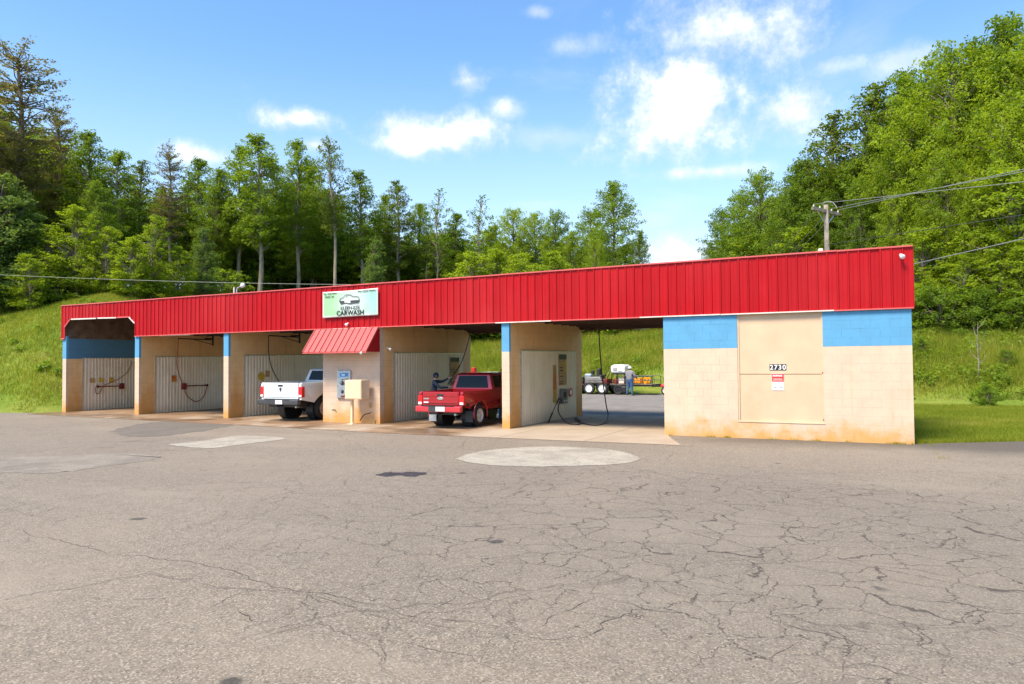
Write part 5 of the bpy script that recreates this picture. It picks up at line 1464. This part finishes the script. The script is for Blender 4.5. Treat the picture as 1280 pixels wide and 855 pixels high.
ZONES = [(95, 'above the grass slope'), (215, 'over the blue walled bay'), (330, 'over the white pickup'), (480, 'over the banner'), (640, 'over the red pickup'), (850, 'over the open bay'), (1010, 'near the utility pole'), (1140, 'over the store room'), (9999, 'beyond the store room')]
def tree_px(px, topy, D, kind, wx=1.0, label=None):
    q = at_dist(px, topy, D); H = q[2] - float(terrain(q[0], q[1])) + .1
    zone = next(z for lim, z in ZONES if px < lim)
    if D > 69 and kind != 'bush' and px < 830: zone += ' far back'
    return plant(kind, q[0], q[1], max(2.0, H), wx, label, zone=zone)
# left woods, front trees placed by their tops
for a in [(-30, 70, 62, 'pine1', 1.25), (28, 58, 64, 'pine1', 1.3, 'tallest pine, its brownish crown standing over the left woods'), (75, 135, 70, 'pine1', 1.0), (-10, 215, 58, 'cedar', 1.5), (20, 240, 59, 'cedar', 1.4),
          (110, 165, 68, 'poplar1', 1.3), (150, 192, 66, 'poplar1', 1.3), (128, 230, 61, 'oak3', .8), (175, 205, 70, 'poplar2', 1.2), (213, 182, 64, 'pine1', .9, 'tall pine with a long bare trunk behind the yellow green saplings'), (245, 200, 72, 'poplar1', 1.2), (265, 215, 70, 'oak3', .8),
          (300, 185, 70, 'poplar1', 1.1), (326, 170, 66, 'poplar1', 1.25, 'tallest slender tree above the fascia, left of the banner'), (350, 200, 74, 'poplar2', 1.0), (372, 176, 68, 'poplar1', 1.0), (395, 205, 75, 'poplar3', 1.1), (420, 170, 66, 'pine2', .9, 'tall narrow tree with bare lower trunk, above the banner'), (452, 215, 68, 'poplar1', 1.1),
          (478, 245, 72, 'poplar1', 1.2), (498, 226, 70, 'poplar2', 1.1), (522, 258, 74, 'oak3', .85), (545, 236, 70, 'sparse', .9), (568, 268, 72, 'poplar1', 1.2), (598, 244, 70, 'sparse', .9, 'thin half bare tree standing against the sky, middle of the woods'), (620, 280, 76, 'poplar3', 1.1),
          (640, 262, 72, 'oak2', .75), (668, 268, 74, 'oak2', .7), (692, 265, 76, 'oak1', .7), (715, 290, 72, 'oak2', .7), (768, 226, 68, 'oak3', .85, 'tallest broad tree beside the gap'), (740, 262, 72, 'oak1', .7), (795, 290, 66, 'oak3', .55), (745, 300, 62, 'oak2', .6),
          (885, 312, 110, 'oak1', .5, 'small far tree in the gap of the woods')]:
    tree_px(*a)
# bright saplings and conifers along the foot of the left woods
for a in [(98, 262, 57, 'young', 1.2), (130, 285, 56, 'young', 1.3), (165, 300, 55, 'young', 1.3), (188, 272, 56, 'young', 1.0, 'yellow green sapling in front of the tall pine trunk'), (60, 285, 58, 'young', 1.2), (255, 285, 58, 'cedar', .9), (40, 320, 55, 'young', 1.3), (225, 310, 57, 'young', 1.2), 
          (465, 300, 64, 'cedar', .9), (580, 318, 62, 'young', 1.3), (620, 316, 62, 'young', 1.2), (660, 318, 60, 'young', 1.2), (700, 316, 60, 'young', 1.3)]:
    tree_px(*a)
# right woods
for a in [(905, 262, 70, 'oak1', .7), (925, 240, 66, 'oak1', .7), (950, 215, 62, 'oak1', .75), (985, 210, 58, 'oak3', .75), (1015, 196, 58, 'oak1', .7), (1040, 150, 60, 'poplar2', 1.3), (1075, 115, 58, 'poplar2', 1.4), (1110, 92, 57, 'oak3', .8, 'tall ragged dark tree above the fascia end'), (1140, 120, 52, 'oak2', .75), (1165, 80, 58, 'oak1', .75), (1195, 60, 52, 'oak2', .8), (1225, 55, 56, 'oak3', .8),
          (1262, 14, 52, 'oak3', .85, 'tallest leafy tree at the right edge of the woods'), (1300, 40, 49, 'oak2', .8), (1340, 20, 52, 'oak1', .8), (1250, 130, 47, 'oak2', .75), (1180, 190, 47, 'oak2', .7), (1215, 230, 46, 'oak2', .6), (1275, 215, 45, 'young', 1.3), (1120, 240, 50, 'oak2', .6), (1075, 230, 53, 'oak1', .6), (1030, 265, 56, 'oak2', .6), (965, 285, 60, 'oak2', .6), (930, 300, 62, 'young', 1.3), (990, 290, 56, 'young', 1.3),
          (1150, 290, 46, 'young', 1.3), (1200, 320, 44, 'young', 1.3), (1245, 300, 44, 'young', 1.4), (1290, 310, 43, 'young', 1.3), (1165, 340, 45, 'young', 1.2)]:
    tree_px(a[0], a[1], a[2] + 4, *a[3:])
# deeper rows that close the woods
rt = random.Random(21)
def top_line(px):
    xs_ = [-80, 0, 60, 120, 200, 300, 420, 500, 600, 680, 760, 815]; ys_ = [100, 120, 150, 215, 225, 215, 230, 275, 290, 290, 280, 330]
    xr = [895, 930, 1000, 1060, 1120, 1180, 1250, 1360]; yr = [300, 270, 220, 190, 140, 110, 70, 40]
    return np.interp(px, xs_, ys_) if px < 850 else np.interp(px, xr, yr)
for D in (74, 84):
    for px in list(range(-70, 815, 26 if D < 80 else 40)) + list(range(905, 1350, 32)):
        x = px + rt.uniform(-12, 12); dd = D + rt.uniform(-4, 4)
        if px > 1000: dd -= 14
        tree_px(x, top_line(px) + rt.uniform(2, 40), dd, rt.choice(['oak1', 'oak3', 'poplar1', 'poplar2', 'oak1', 'oak2', 'poplar3']), rt.uniform(.8, 1.1))
# bushes at the edge of the woods
for px in list(range(-60, 90, 13)):
    tree_px(px + rt.uniform(-5, 5), rt.uniform(338, 362), rt.uniform(56.5, 59), 'bush', rt.uniform(1.0, 1.5))
for px in [q for q in range(95, 830, 26) if not 300 < q < 600]: tree_px(px + rt.uniform(-8, 8), rt.uniform(335, 352), rt.uniform(60, 64), 'bush', rt.uniform(1.0, 1.6))
for px in range(290, 610, 14): tree_px(px + rt.uniform(-8, 8), rt.uniform(292, 326), rt.uniform(74, 82), 'young' if px % 4 else 'bush', rt.uniform(1.1, 1.5))
for px in range(1125, 1330, 13): tree_px(px + rt.uniform(-6, 6), rt.uniform(358, 388), rt.uniform(46, 48.5), 'bush', rt.uniform(.9, 1.4))

# single plants on the right bank
for (px, yb, h, lab) in ((1236, 497, 1.0, 'round leafy shrub at the foot of the right bank'), (1262, 492, .9, 'small leafy shrub right of the round one'), (1155, 489, 1.0, 'small shrub on the bank near the store room corner')):
    q = on_z(px, yb, .35); plant('bush', q[0], q[1], h, 1.0, lab)
q = at_dist(1222, 440, 38.5); t = thing('dead_sapling', 'bare pale sapling standing on the right bank', 'tree', (q[0], q[1], float(terrain(q[0], q[1])) - .05))
MB().tube([(0, 0, 0), (.03, 0, 1.0), (0, .02, 2.0), (.04, 0, 2.7)], [.035, .028, .02, .008], 6).build('trunk', 'bark_pale', t)
for k in range(9):
    z = .8 + k * .2; a = k * 2.4
    MB().tube([(.02, 0, z), (.25 * cos(a), .25 * sin(a), z + .22), (.4 * cos(a), .4 * sin(a), z + .5)], [.012, .009, .004], 4).build('branch', 'bark_pale', t)
for (px, yb, lab) in ((795, 411, 'flat pale boulder at the top of the grassy bank'),):
    q = next(p for p in (at_dist(px, yb + 2, D) for D in np.arange(40, 90, .25)) if p[2] <= terrain(p[0], p[1]))
    bm_ = bmesh.new(); bmesh.ops.create_icosphere(bm_, subdivisions=3, radius=1.0)
    for v in bm_.verts: v.co *= 1 + .18 * vnoise(v.co.x * 2.2, v.co.y * 2.2 + v.co.z, 3)
    me = bpy.data.meshes.new('boulder'); bm_.to_mesh(me); bm_.free(); me.materials.append(MATS['weathered_stone'])
    o = link('boulder', me); o.location = (q[0], q[1], float(terrain(q[0], q[1])) + .1); o.scale = (1.3, .8, .4); tag(o, lab, 'rock')

# ------------------------------------------------------------------ grass and weeds
def grass(name, label, n, sample, hfun, width, seed):
    r = np.random.default_rng(seed)
    x, y = sample(r, n); z = terrain(x, y)
    h = hfun(x, y, r); yaw = r.uniform(0, 2 * pi, n); lean = r.uniform(.05, .7, n) * h; w = width * r.uniform(.6, 1.4, n)
    dx, dy = np.cos(yaw), np.sin(yaw); l2 = r.uniform(0, 2 * pi, n)
    v = np.stack([np.stack([x - dx * w, y - dy * w, z - .03], -1), np.stack([x + dx * w, y + dy * w, z - .03], -1),
                  np.stack([x + np.cos(l2) * lean, y + np.sin(l2) * lean, z + h], -1)], 1).reshape(-1, 3)
    patch = .5 + .32 * vnoise(x * .35, y * .5, 4) + .18 * vnoise(x * 1.3, y * 1.4, 9)
    tone = np.clip(patch + r.normal(0, .20, n), 0, 1)
    o = link(name, np_mesh(name, v, np.arange(3 * n).reshape(n, 3), 'grass_blade', False, np.repeat(tone, 3)))
    o['kind'] = 'stuff'; o['label'] = label; o['category'] = 'grass'
    return o
def in_rect(x0, x1, y0, y1, cond=None):
    def f(r, n):
        X, Y = np.empty(0), np.empty(0)
        while len(X) < n:
            x = r.uniform(x0, x1, n); y = r.uniform(y0, y1, n)
            if cond is not None: k = cond(x, y); x, y = x[k], y[k]
            X, Y = np.concatenate([X, x]), np.concatenate([Y, y])
        return X[:n], Y[:n]
    return f
grass('tall_grass', 'yellow green grass on the bank left of the car wash', 190000, in_rect(-62, -31.4, -3, 24, lambda x, y: bank_s(x, y) > .01), lambda x, y, r: (.08 + .17 * sstep(bank_s(x, y), .6, 1.4)) * r.uniform(.4, 1.3, len(x)), .013, 31)
grass('tall_grass', 'tall grass on the bank behind the rear yard', 120000, in_rect(-36, -2, 20.5, 42, lambda x, y: bank_s(x, y) > .05), lambda x, y, r: (.10 + .38 * sstep(bank_s(x, y) - 2.2 * sstep(x, -17, -11), .3, 2.5)) * r.uniform(.5, 1.2, len(x)), .018, 32)
grass('rough_grass', 'rough grass and weeds on the bank right of the store room', 90000, in_rect(-2, 22, 16.8, 34, lambda x, y: bank_s(x, y) > .05), lambda x, y, r: (.2 + .45 * sstep(bank_s(x, y), .2, 2.0)) * r.uniform(.4, 1.2, len(x)), .016, 33)
def lawn_ok(x, y): return (y > .35 + .70 * (x - .85)) & (bank_s(x, y) <= .3) & (x > .8)
grass('mown_grass', 'mown lawn strip beside the store room wall', 130000, in_rect(.8, 13, .25, 18.5, lawn_ok), lambda x, y, r: .085 * r.uniform(.5, 1.3, len(x)), .008, 34)
grass('verge_grass', 'short grass tufts along the asphalt edge', 9000, lambda r, n: (lambda u: (.85 + 12 * u, .35 + .70 * 12 * u * .93 + r.uniform(-.10, .25, n)))(r.uniform(0, 1, n) ** 2), lambda x, y, r: .09 * r.uniform(.4, 1.4, len(x)), .008, 35)
def weeds(name, label, n, x0, x1, y0, y1, seed, rad):
    r = np.random.default_rng(seed); x, y = in_rect(x0, x1, y0, y1, lambda x, y: (bank_s(x, y) > .1) & (vnoise(x * .6, y * .6, 5) > -.15))(r, n)
    c = np.stack([x, y, terrain(x, y) + rad * .45], -1)
    v, f, tn = leaf_cluster(c, rad * r.uniform(.5, 1.4, n), 45, .17, r, .9, .8)
    o = link(name, np_mesh(name, v, f, 'weed_leaf', False, tn)); o['kind'] = 'stuff'; o['label'] = label; o['category'] = 'weeds'
weeds('bank_weeds', 'leafy weeds over the right bank', 600, 0, 20, 17.2, 31, 41, .40)
weeds('bank_weeds', 'scattered leafy weeds on the left bank', 110, -56, -32.4, 0, 20, 42, .26)
weeds('bank_weeds', 'leafy weeds on the bank behind the yard', 120, -30, -4, 26, 38, 43, .34)

def tuft_spots(r, n):
    base = [tuple(on_z(1172, 567)[:2]), tuple(on_z(1178, 573)[:2])] + [(r.uniform(.2, 1.2), r.uniform(-.05, .25)) for _ in range(6)] + [(r.uniform(-5, .7), -.03) for _ in range(14)]
    k = r.integers(0, len(base), n); p = np.array(base)[k] + r.normal(0, .05, (n, 2)); p[:, 1] = np.where(p[:, 0] < .74, np.minimum(p[:, 1], -.02), p[:, 1]); return p[:, 0], p[:, 1]
grass('grass_tufts', 'small grass tufts along the store room wall and asphalt crack', 900, tuft_spots, lambda x, y, r: .07 * r.uniform(.4, 1.5, len(x)), .006, 36)
